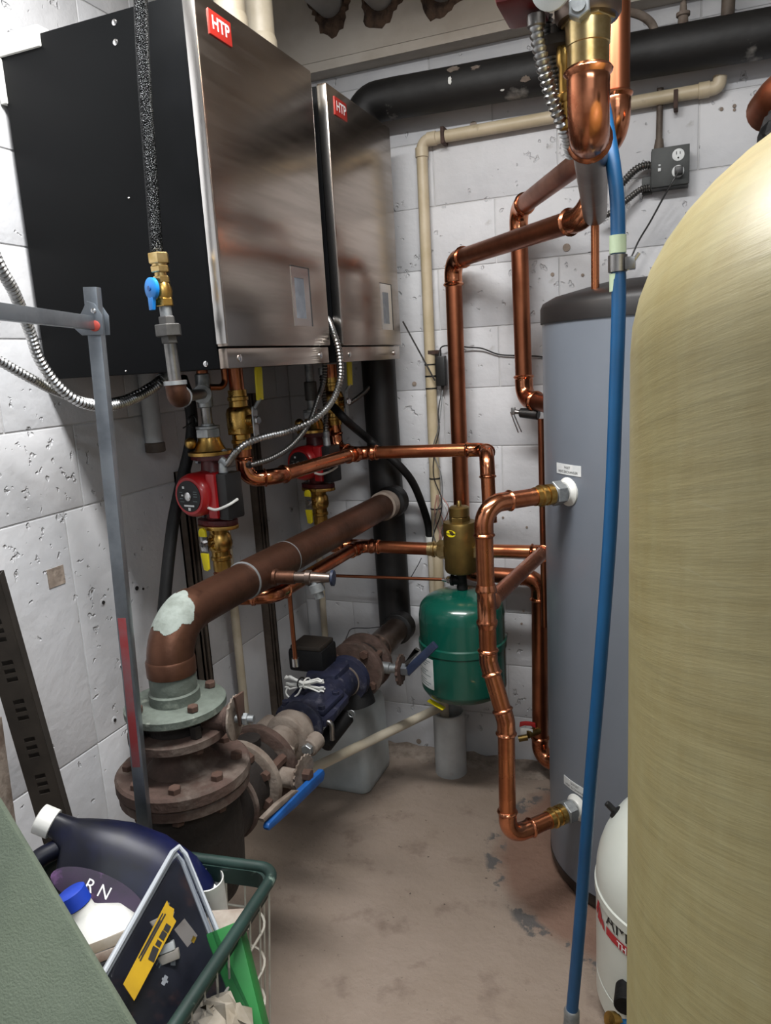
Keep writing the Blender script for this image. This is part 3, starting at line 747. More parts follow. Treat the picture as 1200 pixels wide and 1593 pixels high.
# ================================================================== CIRCULATOR PUMPS
def pump(x, y, label):
    t = thing('circulator_pump', label, 'pump', (x, y, .98), 'red circulator pumps under the boilers')
    z0, z1, zc = 1.100, 1.268, 1.182
    ax = V((-.16, -.987, 0)).normalized()        # motor axis
    sd = V((.987, -.16, 0))
    build('volute', MB().lathe((x, y, 0), (0, 0, 1), [(z0+.008, .026), (z0+.03, .028), (zc-.03, .04), (zc+.03, .04), (z1-.03, .028), (z1-.008, .026)], 24).lathe(V((x, y, zc))-ax*.028, ax, [(0, .045), (.01, .056), (.05, .056), (.055, .05)], 28), 'red_dark', t)
    for z in (z0, z1):
        build('flange', MB().prism([(math.cos(2*PI*k/20)*(.062 if abs(math.cos(2*PI*k/20)) > .6 else .05), math.sin(2*PI*k/20)*.036) for k in range(20)], (x, y, z), sd, ax, .014, .002), 'red_dark', t)
    mo = build('motor', MB().lathe(V((x, y, zc))+ax*.02, ax, [(0, .05), (.01, .055), (.052, .055), (.064, .052), (.07, .046), (.07, .038)], 40), 'red', t, 'red motor housing')
    fc = V((x, y, zc))+ax*.0885
    fp = build('face_plate', MB().lathe(fc, ax, [(0, .039), (.0035, .039), (.004, .037)], 36), 'ink', t, 'round black face plate')
    build('center_plug', MB().lathe(fc+ax*.004, ax, [(0, .011), (.003, .011), (.005, .008)], 20), 'bright', fp)
    up = V((0, 0, 1)); rt = -ax.cross(up)*-1
    rt = up.cross(ax)*1.0
    for (u, v_, w_, h_) in ((-.014, .022, .007, .006), (-.02, .002, .006, .004), (.0, -.0235, .034, .0045), (.0, -.032, .008, .007), (-.024, .010, .010, .0015), (-.024, -.006, .010, .0015), (.024, .012, .012, .0015), (.024, .006, .012, .0015), (.024, .0, .012, .0015), (.022, -.012, .014, .0015), (-.022, -.014, .014, .0015)):
        o = fc+ax*.0043+rt*u+up*v_
        build('print_mark', MB().add([o-rt*w_/2-up*h_/2, o+rt*w_/2-up*h_/2, o+rt*w_/2+up*h_/2, o-rt*w_/2+up*h_/2], [[0, 1, 2, 3]]), 'label_white' if w_ > .005 and h_ > .003 else 'ink_grey', fp)
    Mx = Matrix((sd, ax, up)).transposed()
    tb = build('terminal_box', MB().box(V((x, y, zc-.002))+sd*.055+ax*.040, (.030, .062, .112), .006, Mx), 'red', t)
    build('box_cover', MB().box(V((x, y, zc-.004))+sd*.084+ax*.034, (.034, .060, .116), .007, Mx), 'black_plastic', tb, 'black box cover')
    build('conduit_nut', MB().cyl(V((x, y, zc+.055))+sd*.08+ax*.045, V((x, y, zc+.083))+sd*.08+ax*.045, .012, .0095, 14), 'galv', tb)
    st = spline([V((x, y, zc-.03))+sd*.045+ax*.074, V((x, y, zc-.033))+sd*.072+ax*.0735, V((x, y, zc-.022))+sd*.102+ax*.062, V((x, y, zc-.014))+sd*.103+ax*.03])
    build('strap', MB().tube(st, .0035, 8), 'white_plastic', tb)
    for z, s in ((z0, -1), (z1, 1)):
        for k in (-1, 1):
            o = V((x, y, z))+sd*.047*k
            build('bolt', MB().cyl(o-V((0, 0, .02)), o+V((0, 0, .02)), .0045, seg=8).hexn(o+V((0, 0, .010)), o+V((0, 0, .018)), .008).hexn(o-V((0, 0, .018)), o-V((0, 0, .010)), .008), 'galv', t)
    # upper brass flange and union
    build('upper_flange', MB().lathe((x, y, 0), (0, 0, 1), [(z1+.007, .056), (z1+.015, .056), (z1+.017, .04), (z1+.028, .034), (z1+.045, .028), (z1+.052, .026)], 28).sphere((x-.035, y-.03, z1+.038), .015, 12), 'brass', t)
    build('union_nut', MB().hexn((x, y, z1+.05), (x, y, z1+.072), .032).lathe((x, y, z1+.072), (0, 0, 1), [(0, .03), (.006, .03), (.007, .017), (.012, .016)], 20), 'galv', t)
    # lower flange with ball valve
    build('lower_flange', MB().prism([(math.cos(2*PI*k/20)*.062, math.sin(2*PI*k/20)*.04) for k in range(20)], (x, y, z0-.012), sd, ax, .010, .002), 'brass', t)
    vb = build('valve_body', MB().lathe((x, y, 0), (0, 0, 1), [(z0-.017, .027), (z0-.03, .024), (z0-.04, .03), (z0-.062, .032), (z0-.075, .028), (z0-.078, .024), (z0-.09, .024), (z0-.093, .027), (z0-.1, .027), (z0-.103, .0235), (z0-.13, .0235)], 22).cyl((x, y, z0-.05), V((x, y, z0-.05))+ax*.04-sd*.004, .013, seg=12), 'brass', t)
    hc = V((x, y, z0-.05))+ax*.047-sd*.008
    hd = build('handle', MB().prism([(-.012, -.02), (.012, -.02), (.012, .02), (-.012, .02)], hc, -sd, up, .003).hexn(hc, hc+ax*.01, .009), 'bright', vb)
    build('grip', MB().prism([(-.012, -.024), (-.006, -.068), (.006, -.07), (.012, -.065), (.013, -.024)], hc+ax*.004, sd, up, .006, .001), 'yellow', hd)
    build('grip', MB().prism([(-.011, .02), (.013, .02), (.012, .036), (.004, .043), (-.006, .041), (-.011, .032)], hc+ax*.004, sd, up, .006, .001), 'yellow', hd)
    return t
pump1 = pump(PX, P1Y, 'red circulator pump under the near boiler, with black face plate')
pump2 = copy_tree(pump1, (0, P2Y-P1Y, -.006), 'red circulator pump in shade under the far boiler')

# cold feed: braided hose, brass valve, union, elbow, tee onto the near pump
t = thing('braided_supply_line', 'braided steel hose with brass shutoff valve hanging beside the near boiler', 'hose', (PX, P1Y, 1.355))
HY = 1.25
hz = [aY(217, -60, HY), aY(222, 80, HY), aY(232, 230, HY), aY(244, 392, HY)]
build('hose', MB().tube(spline(hz), .0125, 18), 'braid', t, 'braided steel hose')
ax0 = (aY(272, 590, HY)-aY(246, 395, HY)).normalized(); o = aY(246, 394, HY)
def along(px, py): return aY(px, py, HY)
def L(py): return (aY(262, py, HY)-aY(262, 394, HY)).length*(1 if py > 394 else -1)
build('hose_nut', MB().hexn(o, o+ax0*.02, .0205).cyl(o+ax0*.018, o+ax0*.028, .015, seg=18).hexn(o+ax0*.024, o+ax0*.036, .0185).cyl(o+ax0*.034, o+ax0*.045, .012).hexn(o+ax0*.043, o+ax0*.056, .0165), 'brass_pale', t)
vb = build('valve_body', MB().lathe(o+ax0*.05, ax0, [(0, .012), (.008, .015), (.02, .0175), (.032, .016), (.042, .012)], 18).hexn(o+ax0*.084, o+ax0*.099, .0175), 'brass', t)
side = V((-.35, -.94, 0)).normalized(); hub = o+ax0*.066+side*.02
build('stem', MB().cyl(o+ax0*.066, hub, .007, seg=12), 'brass', vb)
hd = build('handle', MB().lathe(hub, side, [(0, .0205), (.007, .0205), (.009, .017)], 28).prism([(-.011, 0), (.011, 0), (.0065, -.04), (-.0065, -.04)], hub+side*.005, (.94, -.35, 0), (0.08, 0, 1), .007, .0015), 'blue_plastic', t, 'blue plastic tee handle')
build('stem_cap', MB().lathe(hub+side*.008, side, [(0, .005), (.003, .005)], 12), 'blue_lever', hd)
build('nipple', MB().cyl(o+ax0*.095, o+ax0*.125, .0115, seg=18), 'galv', t)
build('union', MB().hexn(o+ax0*.118, o+ax0*.135, .0165).hexn(o+ax0*.133, o+ax0*.156, .0265).hexn(o+ax0*.154, o+ax0*.17, .0165), 'iron_grey', t)
el = o+ax0*.245
build('nipple', MB().cyl(o+ax0*.165, el, .0125, seg=18), 'steel', t)
tc_ = V((PX, P1Y-.0, 1.415)); tc_ = aX(322, 612, PX)
tgt = V((PX, P1Y, tc_.z))
dirn = (tgt-(el+ax0*.035)).normalized()
ec = el+ax0*.03
build('elbow', MB().tube(fillet([el-ax0*.004, ec, ec+dirn*.05], .03, 10), .0205, 18), 'copper_brown', t)
build('elbow_rim', MB().lathe(el-ax0*.004, ax0, [(0, .0165), (.001, .0225), (.009, .0225)], 20).lathe(ec+dirn*.042, dirn, [(0, .0225), (.009, .0225)], 20), 'galv', t)
build('nipple', MB().cyl(ec+dirn*.045, tgt, .0125, seg=16), 'steel', t)
build('tee', MB().cyl(tgt+V((0, 0, .05)), tgt-V((0, 0, .035)), .019, seg=20, bev=.003).lathe(tgt, -dirn, [(0, .019), (.03, .019), (.031, .023), (.042, .023)], 20), 'galv', t)
build('nipple', MB().cyl(tgt-V((0, 0, .03)), V((PX, P1Y, 1.348)), .0135, seg=18), 'steel', t)
build('boiler_nipple', MB().cyl(tgt+V((0, 0, .04)), V((PX, P1Y, 1.49)), .0145, seg=16), 'copper_aged', t)
# link between boiler tails
build('small_pipe', MB().tube(fillet([tgt+V((.015, .0, .015)), V((PX+.03, D1Y-.02, tgt.z+.012)), V((PX+.03, D1Y-.02, 1.49))], .02), .008, 12), 'copper', t)
t = thing('far_pump_tail_pipe', 'grey steel tail pipe between the far boiler and its pump', 'pipe', (PX, P2Y, 1.335))
build('pipe', MB().cyl((PX, P2Y, 1.335), (PX, P2Y, 1.487), .014, seg=16), 'galv', t)
build('coupling', MB().cyl((PX, P2Y, 1.37), (PX, P2Y, 1.43), .02, seg=16, bev=.002), 'iron_grey', t)

# ================================================================== BIG AGED COPPER MAIN AND VALVE TRAIN
MX, MZ, MY = -.94, 1.003, 1.135
RB = .0425
t = thing('copper_main_pipe', 'thick brown copper main pipe sloping away from its elbow to the black riser', 'pipe', (MX, MY, .845))
elb = fillet([(MX, MY, .70), (MX, MY, MZ), (MX, MY+.40, MZ)], .085, 14)
build('elbow', MB().tube([V((MX, MY, .898))]+elb[1:-1], RB*1.08, 28), 'copper_brown', t)
build('elbow_cuff', MB().lathe((MX, MY, .898), (0, 0, 1), [(0, RB*1.06), (.001, RB*1.14), (.03, RB*1.14), (.034, RB*1.08)], 28), 'copper_brown', t)
rr = random.Random(21); mb = MB(); vs = []; fs = []; nu, nv = 70, 70
for iu in range(nu+1):
    a = math.radians(28+58*iu/nu)          # along the bend, from upright to level
    cc = V((MX, MY+.085, MZ-.085))+V((0, -math.cos(a), math.sin(a)))*.085; rad_ = V((0, -math.cos(a), math.sin(a)))
    for iv in range(nv+1):
        b = math.radians(-75+150*iv/nv); vs.append(cc+(rad_*math.cos(b)+V((-1, 0, 0))*math.sin(b))*(RB*1.08+.0007))
wob = [rr.uniform(.75, 1.1) for _ in range(24)]
for iu in range(nu):
    for iv in range(nv):
        du, dv = (iu-nu/2)/(nu/2), (iv-nv/2)/(nv/2); an = (math.atan2(dv, du)+PI)/(2*PI)*23.99; i0 = int(an); wv = wob[i0]*(1-an+i0)+wob[(i0+1) % 24]*(an-i0)
        if math.hypot(du, dv) < .92*wv: q = iu*(nv+1)+iv; fs.append([q, q+1, q+nv+2, q+nv+1])
build('flux_stain', mb.add(vs, fs), 'flux', t)
build('pipe', MB().tube([(MX, MY+.085, MZ), (MX, 2.37, MZ)], RB, 28), 'copper_brown', t)
build('coupling', MB().lathe((MX, 1.42, MZ), (0, 1, 0), [(0, RB*1.0), (.001, RB*1.06), (.2, RB*1.06), (.201, RB)], 28), 'copper_brown', t)
for y in (1.422, 1.619, 2.33):
    build('solder_ring', MB().lathe((MX, y-.003, MZ), (0, 1, 0), [(0, RB*1.02), (.001, RB*1.075), (.004, RB*1.075), (.005, RB*1.02)], 28), 'galv', t)
build('end_collar', MB().lathe((MX, 2.28, MZ), (0, 1, 0), [(0, RB*1.02), (.004, RB*1.16), (.045, RB*1.16), (.05, RB*1.05)], 28), 'dusty', t)
# drain cock off the main
sy = 1.485
q0 = V((MX+RB*.9, sy, MZ-.008)); q1 = V((-.795, sy+.02, MZ-.01))
d_ = (q1-q0).normalized()
build('branch', MB().lathe(q0-d_*.02, d_, [(0, .022), (.03, .020), (.032, .016), (.075, .016)], 16), 'copper_brown', t)
t = thing('drain_cock', 'small tap with a blue round handwheel on the brown copper main', 'valve', q0+d_*.05)
build('body', MB().lathe(q0+d_*.05, d_, [(0, .013), (.03, .013), (.032, .018), (.044, .018), (.046, .014), (.07, .012), (.09, .010)], 16), 'copper_dull', t)
build('tape', MB().lathe(q0+d_*.083, d_, [(0, .0172), (.008, .0172)], 14), 'white_plastic', t)
build('handwheel', MB().lathe(q0+d_*.142, d_, [(0, .008), (.002, .019), (.008, .019), (.01, .008)], 12), 'blue_dark', t)
build('outlet_cap', MB().lathe(q0+d_*.10, (.25, 0, -1), [(0, .010), (.014, .011), (.015, .019), (.034, .019), (.036, .012), (.05, .012)], 14), 'galv', t)

# vertical stack: adapter, flanges, butterfly valve
def bolts(th, c, ax, R, n, zh, ph=0, r=.011, m='rust_bolt'):
    x, y, z = frame(ax)
    for k in range(n):
        a = 2*PI*(k+.5)/n+ph; p = V(c)+(x*math.cos(a)+y*math.sin(a))*R
        build('bolt', MB().hexn(p, p+z*zh, r), m, th)
t = thing('upper_butterfly_valve', 'rusty flanged butterfly valve standing under the copper elbow', 'valve', (MX, MY, .715)); ub = t
build('adapter', MB().lathe((MX, MY, 0), (0, 0, 1), [(.838, .05), (.862, .05), (.865, .046), (.895, .046), (.9, .043), (.915, .043)], 28), 'verdigris', t)
build('flange', MB().lathe((MX, MY, 0), (0, 0, 1), [(.822, .097), (.825, .1), (.838, .1), (.841, .096), (.842, .05)], 40), 'verdigris', t)
bolts(t, (MX, MY, .842), (0, 0, 1), .078, 4, .012, .3)
build('valve_body', MB().lathe((MX, MY, 0), (0, 0, 1), [(.785, .055), (.788, .066), (.82, .066), (.823, .055)], 32), 'rust_dark', t)
build('flange', MB().lathe((MX, MY, 0), (0, 0, 1), [(.768, .096), (.77, .099), (.785, .099), (.788, .094)], 40), 'rust', t)
bolts(t, (MX, MY, .788), (0, 0, 1), .080, 4, .026, .3, .012, 'rust_dark')
bolts(t, (MX, MY, .756), (0, 0, 1), .080, 4, .013, .3, .012)
sd = V((.98, .2, 0)).normalized(); nb = V((MX, MY, .803))
build('neck', MB().lathe(nb+sd*.05, sd, [(0, .026), (.02, .024), (.055, .023), (.058, .029), (.066, .029)], 20), 'rust', t)
pl = nb+sd*.122; ux = V((-sd.y, sd.x, 0)); uz = V((0, 0, 1))
poly = []
for k in range(44):
    a = 2*PI*k/44; R = .047 if (.1*PI < a < .75*PI and k % 2 == 0) else .042
    poly.append((math.cos(a)*R, math.sin(a)*R))
build('notch_plate', MB().prism(poly, pl, ux, uz, .004), 'dusty', t)
build('lever_stub', MB().prism([(-.012, -.01), (.012, -.01), (.02, .05), (-.026, .058), (-.02, .04)], pl+sd*.014, ux, uz, .005, .001), 'rust_bolt', t)
build('stem', MB().cyl(pl, pl+sd*.04, .008, seg=12).hexn(pl+sd*.018, pl+sd*.028, .013), 'galv', t)

t = thing('cast_iron_tee', 'dark cast iron flanged body at the foot of the copper elbow', 'pipe fitting', (MX, MY, .40)); ct = t
build('neck', MB().lathe((MX, MY, 0), (0, 0, 1), [(.70, .075), (.712, .062), (.73, .055), (.757, .055), (.768, .058)], 32), 'rust', t)
build('cover_flange', MB().lathe((MX, MY, 0), (0, 0, 1), [(.672, .130), (.676, .134), (.696, .134), (.701, .129), (.702, .07)], 44), 'rust', t)
build('body_flange', MB().lathe((MX, MY, 0), (0, 0, 1), [(.648, .124), (.651, .13), (.668, .13), (.672, .124)], 44), 'rust', t)
bolts(t, (MX, MY, .70), (0, 0, 1), .108, 8, .013, .1, .0125)
bolts(t, (MX, MY, .634), (0, 0, 1), .108, 8, .014, .1, .0125)
build('body', MB().lathe((MX, MY, 0), (0, 0, 1), [(.40, .05), (.41, .085), (.45, .102), (.55, .108), (.62, .104), (.65, .104)], 36).lathe((MX, MY, .545), (0, 1, 0), [(0, .088), (.12, .085), (.17, .075), (.20, .078)], 32), 'rust_dark', t)
build('band', MB().lathe((MX, MY+.108, .545), (0, 1, 0), [(0, .086), (.001, .092), (.012, .092), (.013, .086)], 36), 'rust', t)
# raised cast digits on the body
a_ = math.radians(-52)
text_part('cast_mark', '80', .045, 'rust', ct, lambda x, y: V((MX+.111*math.cos(a_+x/.108), MY+.111*math.sin(a_+x/.108), .475+y)), True)
build('pedestal', MB().lathe((MX, MY, 0), (0, 0, 1), [(0, .07), (.01, .07), (.02, .04), (.40, .04), (.41, .05)], 24), 'rust_dark', t)

RZ = .545
t = thing('lower_butterfly_valve', 'rusty butterfly valve with a blue lever beside the cast iron body', 'valve', (MX, 1.40, RZ-.1)); lv = t
build('flange', MB().lathe((MX, 1.325, RZ), (0, 1, 0), [(0, .092), (.003, .098), (.02, .098), (.023, .092)], 40), 'dusty', t)
build('valve_body', MB().lathe((MX, 1.348, RZ), (0, 1, 0), [(0, .06), (.003, .072), (.05, .072), (.053, .06)], 32).cyl((MX, 1.374, RZ+.06), (MX, 1.374, RZ+.088), .028, seg=18), 'rust_dark', t)
build('flange', MB().lathe((MX, 1.401, RZ), (0, 1, 0), [(0, .092), (.003, .098), (.022, .098), (.025, .092), (.03, .055), (.05, .046)], 40), 'rust', t)
bolts(t, (MX, 1.312, RZ), (0, 1, 0), .079, 4, .115, .35, .012)
bolts(t, (MX, 1.325, RZ), (0, -1, 0), .079, 4, .016, .35, .0135)
bolts(t, (MX, 1.424, RZ), (0, 1, 0), .079, 4, .016, .35, .0135, 'dusty')
sd = V((1, 0, 0)); nb = V((MX, 1.40, RZ+.0))
build('neck', MB().lathe((MX+.06, 1.376, RZ), (1, 0, 0), [(0, .024), (.055, .022), (.058, .028), (.066, .028)], 18), 'dusty', t)
pl = V((MX+.127, 1.395, RZ+.004)); poly = []
for k in range(40):
    a = 2*PI*k/40; R = .05 if (k % 2 == 0 and k < 22) else .045; poly.append((math.cos(a)*R, math.sin(a)*R*.9))
build('notch_plate', MB().prism(poly, pl, (0, 1, 0), (0, 0, 1), .004), 'dusty', t)
la_ = aX(500, 1206, -.795); lb_ = aX(413, 1288, -.795)
dd = (lb_-la_).normalized(); uu = dd.cross(V((1, 0, 0)))
Lh = (lb_-la_).length
lev = build('lever', MB().prism([(0, -.012), (Lh*.5, -.013), (Lh*.98, -.008), (Lh, 0), (Lh*.98, .008), (Lh*.5, .014), (0, .016), (-.008, .002)], la_, dd, uu, .015, .004), 'blue_lever', t, 'blue plastic lever grip')
build('trigger', MB().prism([(Lh*.42, .012), (Lh*1.02, .015), (Lh*1.04, .025), (Lh*.8, .028), (Lh*.5, .022)], la_-V((.004, 0, 0)), dd, uu, .012, .003), 'dusty', lev)
build('stem', MB().hexn(pl, pl+V((.02, 0, 0)), .014).cyl(pl, V((-.80, 1.41, RZ+.0)), .01, seg=12), 'rust_bolt', t)
bolt_e = aX(405, 1288, -.80)

t = thing('strainer_coupling', 'greyish two bolt pipe coupling between the butterfly valve and blue valve', 'pipe fitting', (MX, 1.52, RZ-.06))
build('pipe', MB().lathe((MX, 1.43, RZ), (0, 1, 0), [(0, .05), (.02, .044), (.11, .042), (.20, .04)], 24), 'dusty', t)
build('coupling', MB().lathe((MX, 1.53, RZ), (0, 1, 0), [(0, .05), (.006, .06), (.014, .062), (.02, .055), (.04, .055), (.046, .062), (.054, .06), (.06, .048)], 28), 'dusty', t)
for s in (-1, 1):
    p = V((MX+s*.066, 1.56, RZ-.015*s))
    build('ear', MB().lathe(p-V((0, .025, 0)), (0, 1, 0), [(0, .02), (.004, .024), (.046, .024), (.05, .02)], 16), 'dusty', t)
    build('bolt', MB().hexn(p-V((0, .038, 0)), p-V((0, .022, 0)), .015), 'galv', t)

t = thing('blue_check_valve', 'dusty blue cast valve with a bolted cover in the lower pipe run', 'valve', (MX, 1.80, RZ-.07)); bv = t
build('body', MB().lathe((MX, 1.615, RZ), (0, 1, 0), [(0, .058), (.004, .064), (.014, .064), (.02, .044), (.06, .047), (.12, .05), (.19, .05), (.25, .046), (.29, .046), (.295, .07), (.315, .072), (.32, .064)], 30), 'blue_valve', t)
cz_ = RZ+.004
build('bonnet', MB().prism([(-.075, -.085), (.075, -.085), (.085, -.05), (.08, .06), (.05, .09), (-.05, .09), (-.08, .06), (-.085, -.05)], (MX-.01, 1.72, cz_), (1, 0, 0), (0, 1, .03), .022, .005).cyl((MX-.01, 1.72, RZ), (MX-.01, 1.72, cz_), .062, seg=24), 'blue_valve', t)
build('cover', MB().prism([(-.066, -.07), (.066, -.07), (.072, .05), (.04, .078), (-.04, .078), (-.072, .05)], (MX-.01, 1.72, cz_+.02), (1, 0, 0), (0, 1, .03), .016, .005), 'blue_valve', t)
for (u, v_) in ((-.055, -.058), (0, -.058), (.055, -.058), (.056, .03), (-.056, .03), (0, .06)):
    p = V((MX-.01+u, 1.72+v_, cz_+.026)); build('bolt', MB().hexn(p, p+V((0, 0, .012)), .0105), 'blue_valve', bv)
build('spring_housing', MB().box((MX-.03, 1.86, RZ+.025), (.10, .11, .07), .014), 'blue_valve', t)
build('lower_cylinder', MB().cyl((MX+.02, 1.70, RZ-.10), (MX+.05, 1.80, RZ-.055), .026, seg=20, bev=.004), 'black_rubber', t)
build('test_cock', MB().tube(fillet([(MX+.05, 1.645, RZ+.0), (MX+.078, 1.65, RZ+.004), (MX+.076, 1.65, RZ-.05)], .015), .007, 10), 'steel', t)
build('test_ring', MB().tube([V((MX+.075+.010*math.cos(2*PI*k/16), 1.78, RZ-.038+.010*math.sin(2*PI*k/16))) for k in range(16)], .002, 6, closed=True), 'galv', t)
build('lower_boss', MB().lathe((MX+.01, 1.95, RZ-.045), (.2, -.1, -1), [(0, .05), (.05, .055), (.055, .04)], 20), 'black_rubber', t)

t = thing('valve_actuator', 'dusty black actuator box on top of the blue valve', 'actuator', (MX-.07, 1.83, RZ+.04))
build('housing', MB().box((MX-.085, 1.875, RZ+.085), (.115, .10, .07), .012), 'black_rubber', t)
build('lid', MB().box((MX-.083, 1.872, RZ+.125), (.10, .09, .014), .005), 'dark_angle', t)
# white cable coil hung on the actuator
c0 = aY(474, 1063, 1.725)
t = thing('cable_coil', 'bundle of white cable tied in a figure of eight on the actuator', 'cable', c0)
rr = random.Random(11)
for k in range(11):
    pts = []
    for q in range(17):
        s_ = q/16*2-1
        side_ = 1 if k % 2 else -1
        env = .006+.017*abs(s_)**1.2*(1 if abs(s_) < .85 else .55)
        if q == 0: j1, j2 = 1-.08*rr.random(), .010*rr.random()
        pts.append(c0+V((s_*.062*j1, -.004+j2-.006*(1-abs(s_)), side_*env*(.35+.65*(k+1)/11)+.0015*math.sin(q*.4+k))))
    build('strand', MB().tube(spline(pts, 3), .0026, 7), 'white_plastic', t)
build('strand', MB().tube(spline([c0+V((-.05, -.008, -.012)), c0+V((-.055, -.012, -.03)), c0+V((-.04, -.014, -.042)), c0+V((-.018, -.014, -.03)), c0+V((-.005, -.012, -.01))]), .0026, 7), 'white_plastic', t)
for dx in (-.012, .006):
    build('tie', MB().tube([c0+V((dx+.003*math.cos(2*PI*k/14), .002+.016*math.cos(2*PI*k/14), .014*math.sin(2*PI*k/14))) for k in range(14)], .0024, 6, closed=True), 'black_plastic' if dx < 0 else 'white_plastic', t)

t = thing('far_butterfly_valve', 'dark flanged butterfly valve with a navy lever near the back wall', 'valve', (MX, 2.03, RZ-.1)); fv = t
build('inlet_neck', MB().lathe((MX, 1.90, RZ), (0, 1, 0), [(0, .05), (.02, .046), (.06, .046), (.085, .044)], 24), 'dusty', t)
build('flange', MB().lathe((MX, 1.975, RZ), (0, 1, 0), [(0, .05), (.002, .088), (.005, .092), (.022, .092), (.025, .086)], 40), 'rust', t)
build('valve_body', MB().lathe((MX, 2.0, RZ), (0, 1, 0), [(0, .06), (.002, .07), (.045, .07), (.047, .06)], 30), 'rust_dark', t)
build('flange', MB().lathe((MX, 2.047, RZ), (0, 1, 0), [(0, .086), (.003, .092), (.02, .092), (.023, .05), (.04, .048)], 40), 'rust', t)
bolts(t, (MX, 1.977, RZ), (0, -1, 0), .072, 4, .014, .2, .014)
bolts(t, (MX, 1.995, RZ), (0, 1, 0), .072, 4, .06, .2, .010)
build('outlet_pipe', MB().lathe((MX, 2.075, RZ), (0, 1, 0), [(0, .042), (.10, .042), (.102, .047), (.2, .047), (.205, .043), (.30, .043)], 26), 'copper_dull', t)
nk = V((MX+.06, 2.025, RZ))
build('neck', MB().lathe(nk, (1, 0, 0), [(0, .018), (.04, .018), (.042, .014), (.07, .014)], 16), 'galv', t)
poly = [(math.cos(2*PI*k/30)*(.044 if k % 2 else .039), math.sin(2*PI*k/30)*(.05 if k % 2 else .045)) for k in range(30)]
build('notch_plate', MB().prism(poly, nk+V((.075, 0, -.002)), (0, 1, 0), (0, 0, 1), .008, .001), 'rust', t)
build('hub', MB().hexn(nk+V((.08, 0, 0)), nk+V((.105, 0, 0)), .02), 'alum', t)
l0 = nk+V((.10, -.01, -.004)); l1 = aY(668, 1012, 2.0); dd = (l1-l0).normalized()
l1 = l0+dd*.15; uu = V((0, 0, 1)); uu = (uu-dd*uu.dot(dd)).normalized()
build('lever', MB().prism([(0, -.012), (.15, -.012), (.15, .012), (.03, .014), (0, .01)], l0, dd, uu, .013, .003), 'blue_dark', t)
build('trigger', MB().prism([(.02, .016), (.08, .02), (.085, .035), (.09, .02), (.06, .03), (.02, .026)], l0, dd, uu, .012), 'iron_grey', t)

# black insulated riser and overhead pipe
BX, BY, BZ = -.985, 2.425, 2.288
t = thing('black_insulated_pipe', 'thick black insulated pipe crossing the back wall and dropping behind the far boiler', 'pipe', (BX, BY, .47))
build('overhead_pipe', MB().tube([(BX+.1, BY, BZ), (1.6, BY, BZ-.05)], .060, 32), 'black_insul', t)
build('elbow', MB().tube(fillet([(BX, BY, BZ-.13), (BX, BY, BZ), (BX+.14, BY, BZ)], .09), .060, 28), 'black_pipe', t)
build('riser', MB().tube([(BX+.0, BY, BZ-.1), (BX+.012, BY, .49)], .058, 32), 'black_pipe', t)
for (px, py, a_, b_) in ((705, 108, .02, .012), (740, 105, .014, .008), (818, 123, .014, .009), (782, 140, .006, .003), (700, 125, .006, .012)):
    Yq = BY-.05
    for _ in range(12):
        p = aY(px, py, Yq); zc_ = BZ-.05*(p.x-BX-.1)/(1.5-BX); Yq = BY-math.sqrt(max(.0602**2-(p.z-zc_)**2, 1e-6))
    nr = V((0, p.y-BY, p.z-zc_)).normalized(); tx_ = V((1, 0, 0)); ty_ = nr.cross(tx_); rr = random.Random(int(px))
    poly = [(a_*math.cos(2*PI*k/18)*(.6+.6*rr.random()), b_*math.sin(2*PI*k/18)*(.6+.6*rr.random())) for k in range(18)]
    build('torn_patch', MB().prism(poly, p+nr*.0005, tx_, ty_, .002), 'dusty' if a_ > .01 else 'white_plastic', t)
for y_, z_ in ((MZ, 0), (RZ, 0)):
    build('branch_collar', MB().lathe((MX-.0, 2.345, y_), (0, 1, 0), [(0, .05), (.004, .056), (.05, .056)], 24), 'black_pipe', t)

# ================================================================== BIG COPPER RISERS (domestic lines)
RD = .027
cxp, cyp = -.702, 2.425
Cb = aY(926, 334, 1.88); czz = 1.782; Cb.z = czz
Pc = V((-.133, 1.16, czz))
t = thing('copper_riser_to_top_pump', 'wide copper pipe dropping from the top circulator and turning down the back wall', 'pipe', (cxp, cyp, .73)); cp = t
ztop = 1.925
run(t, [(Pc.x, Pc.y, ztop), Pc, Cb], RD, m='copper_dull', R=.042, first=0)
run(t, [Pc+V((0, .3, 0))*0+Cb+(Pc-Cb).normalized()*.12, Cb, V((cxp, cyp, czz)), V((cxp-.004, cyp, .745)), V((-.445, cyp, .738)), V((-.455, cyp, .085)), V((-.30, cyp-.08, .08))], RD, m='copper_aged', R=.046)
build('small_tail', MB().tube([V((Cb.x+.0, Cb.y, czz-.02)), V((Cb.x, Cb.y, 1.605))], .0095, 12), 'copper', t)
t = thing('drain_valve', 'small drain valve with a red handle on the copper pipe behind the grey tank', 'valve', (-.46, cyp-.03, .20))
p = aY(823, 1125, cyp-.035)
build('body', MB().cyl((-.455, cyp-.02, p.z-.03), (p.x-.0, cyp-.06, p.z-.03), .014, seg=14).cyl((p.x, cyp-.06, p.z-.04), (p.x-.03, cyp-.07, p.z-.045), .011, seg=12), 'brass_dull', t)
build('handle', MB().prism([(-.028, -.006), (-.01, .002), (.01, .002), (.028, -.006), (.026, .012), (.008, .016), (-.008, .016), (-.026, .012)], p+V((0, -.02, 0)), (1, .1, 0), (0, 0, 1), .008, .002), 'red', t)
build('tag', MB().box(p+V((-.004, -.02, -.022)), (.042, .004, .022), .001), 'white_plastic', t)

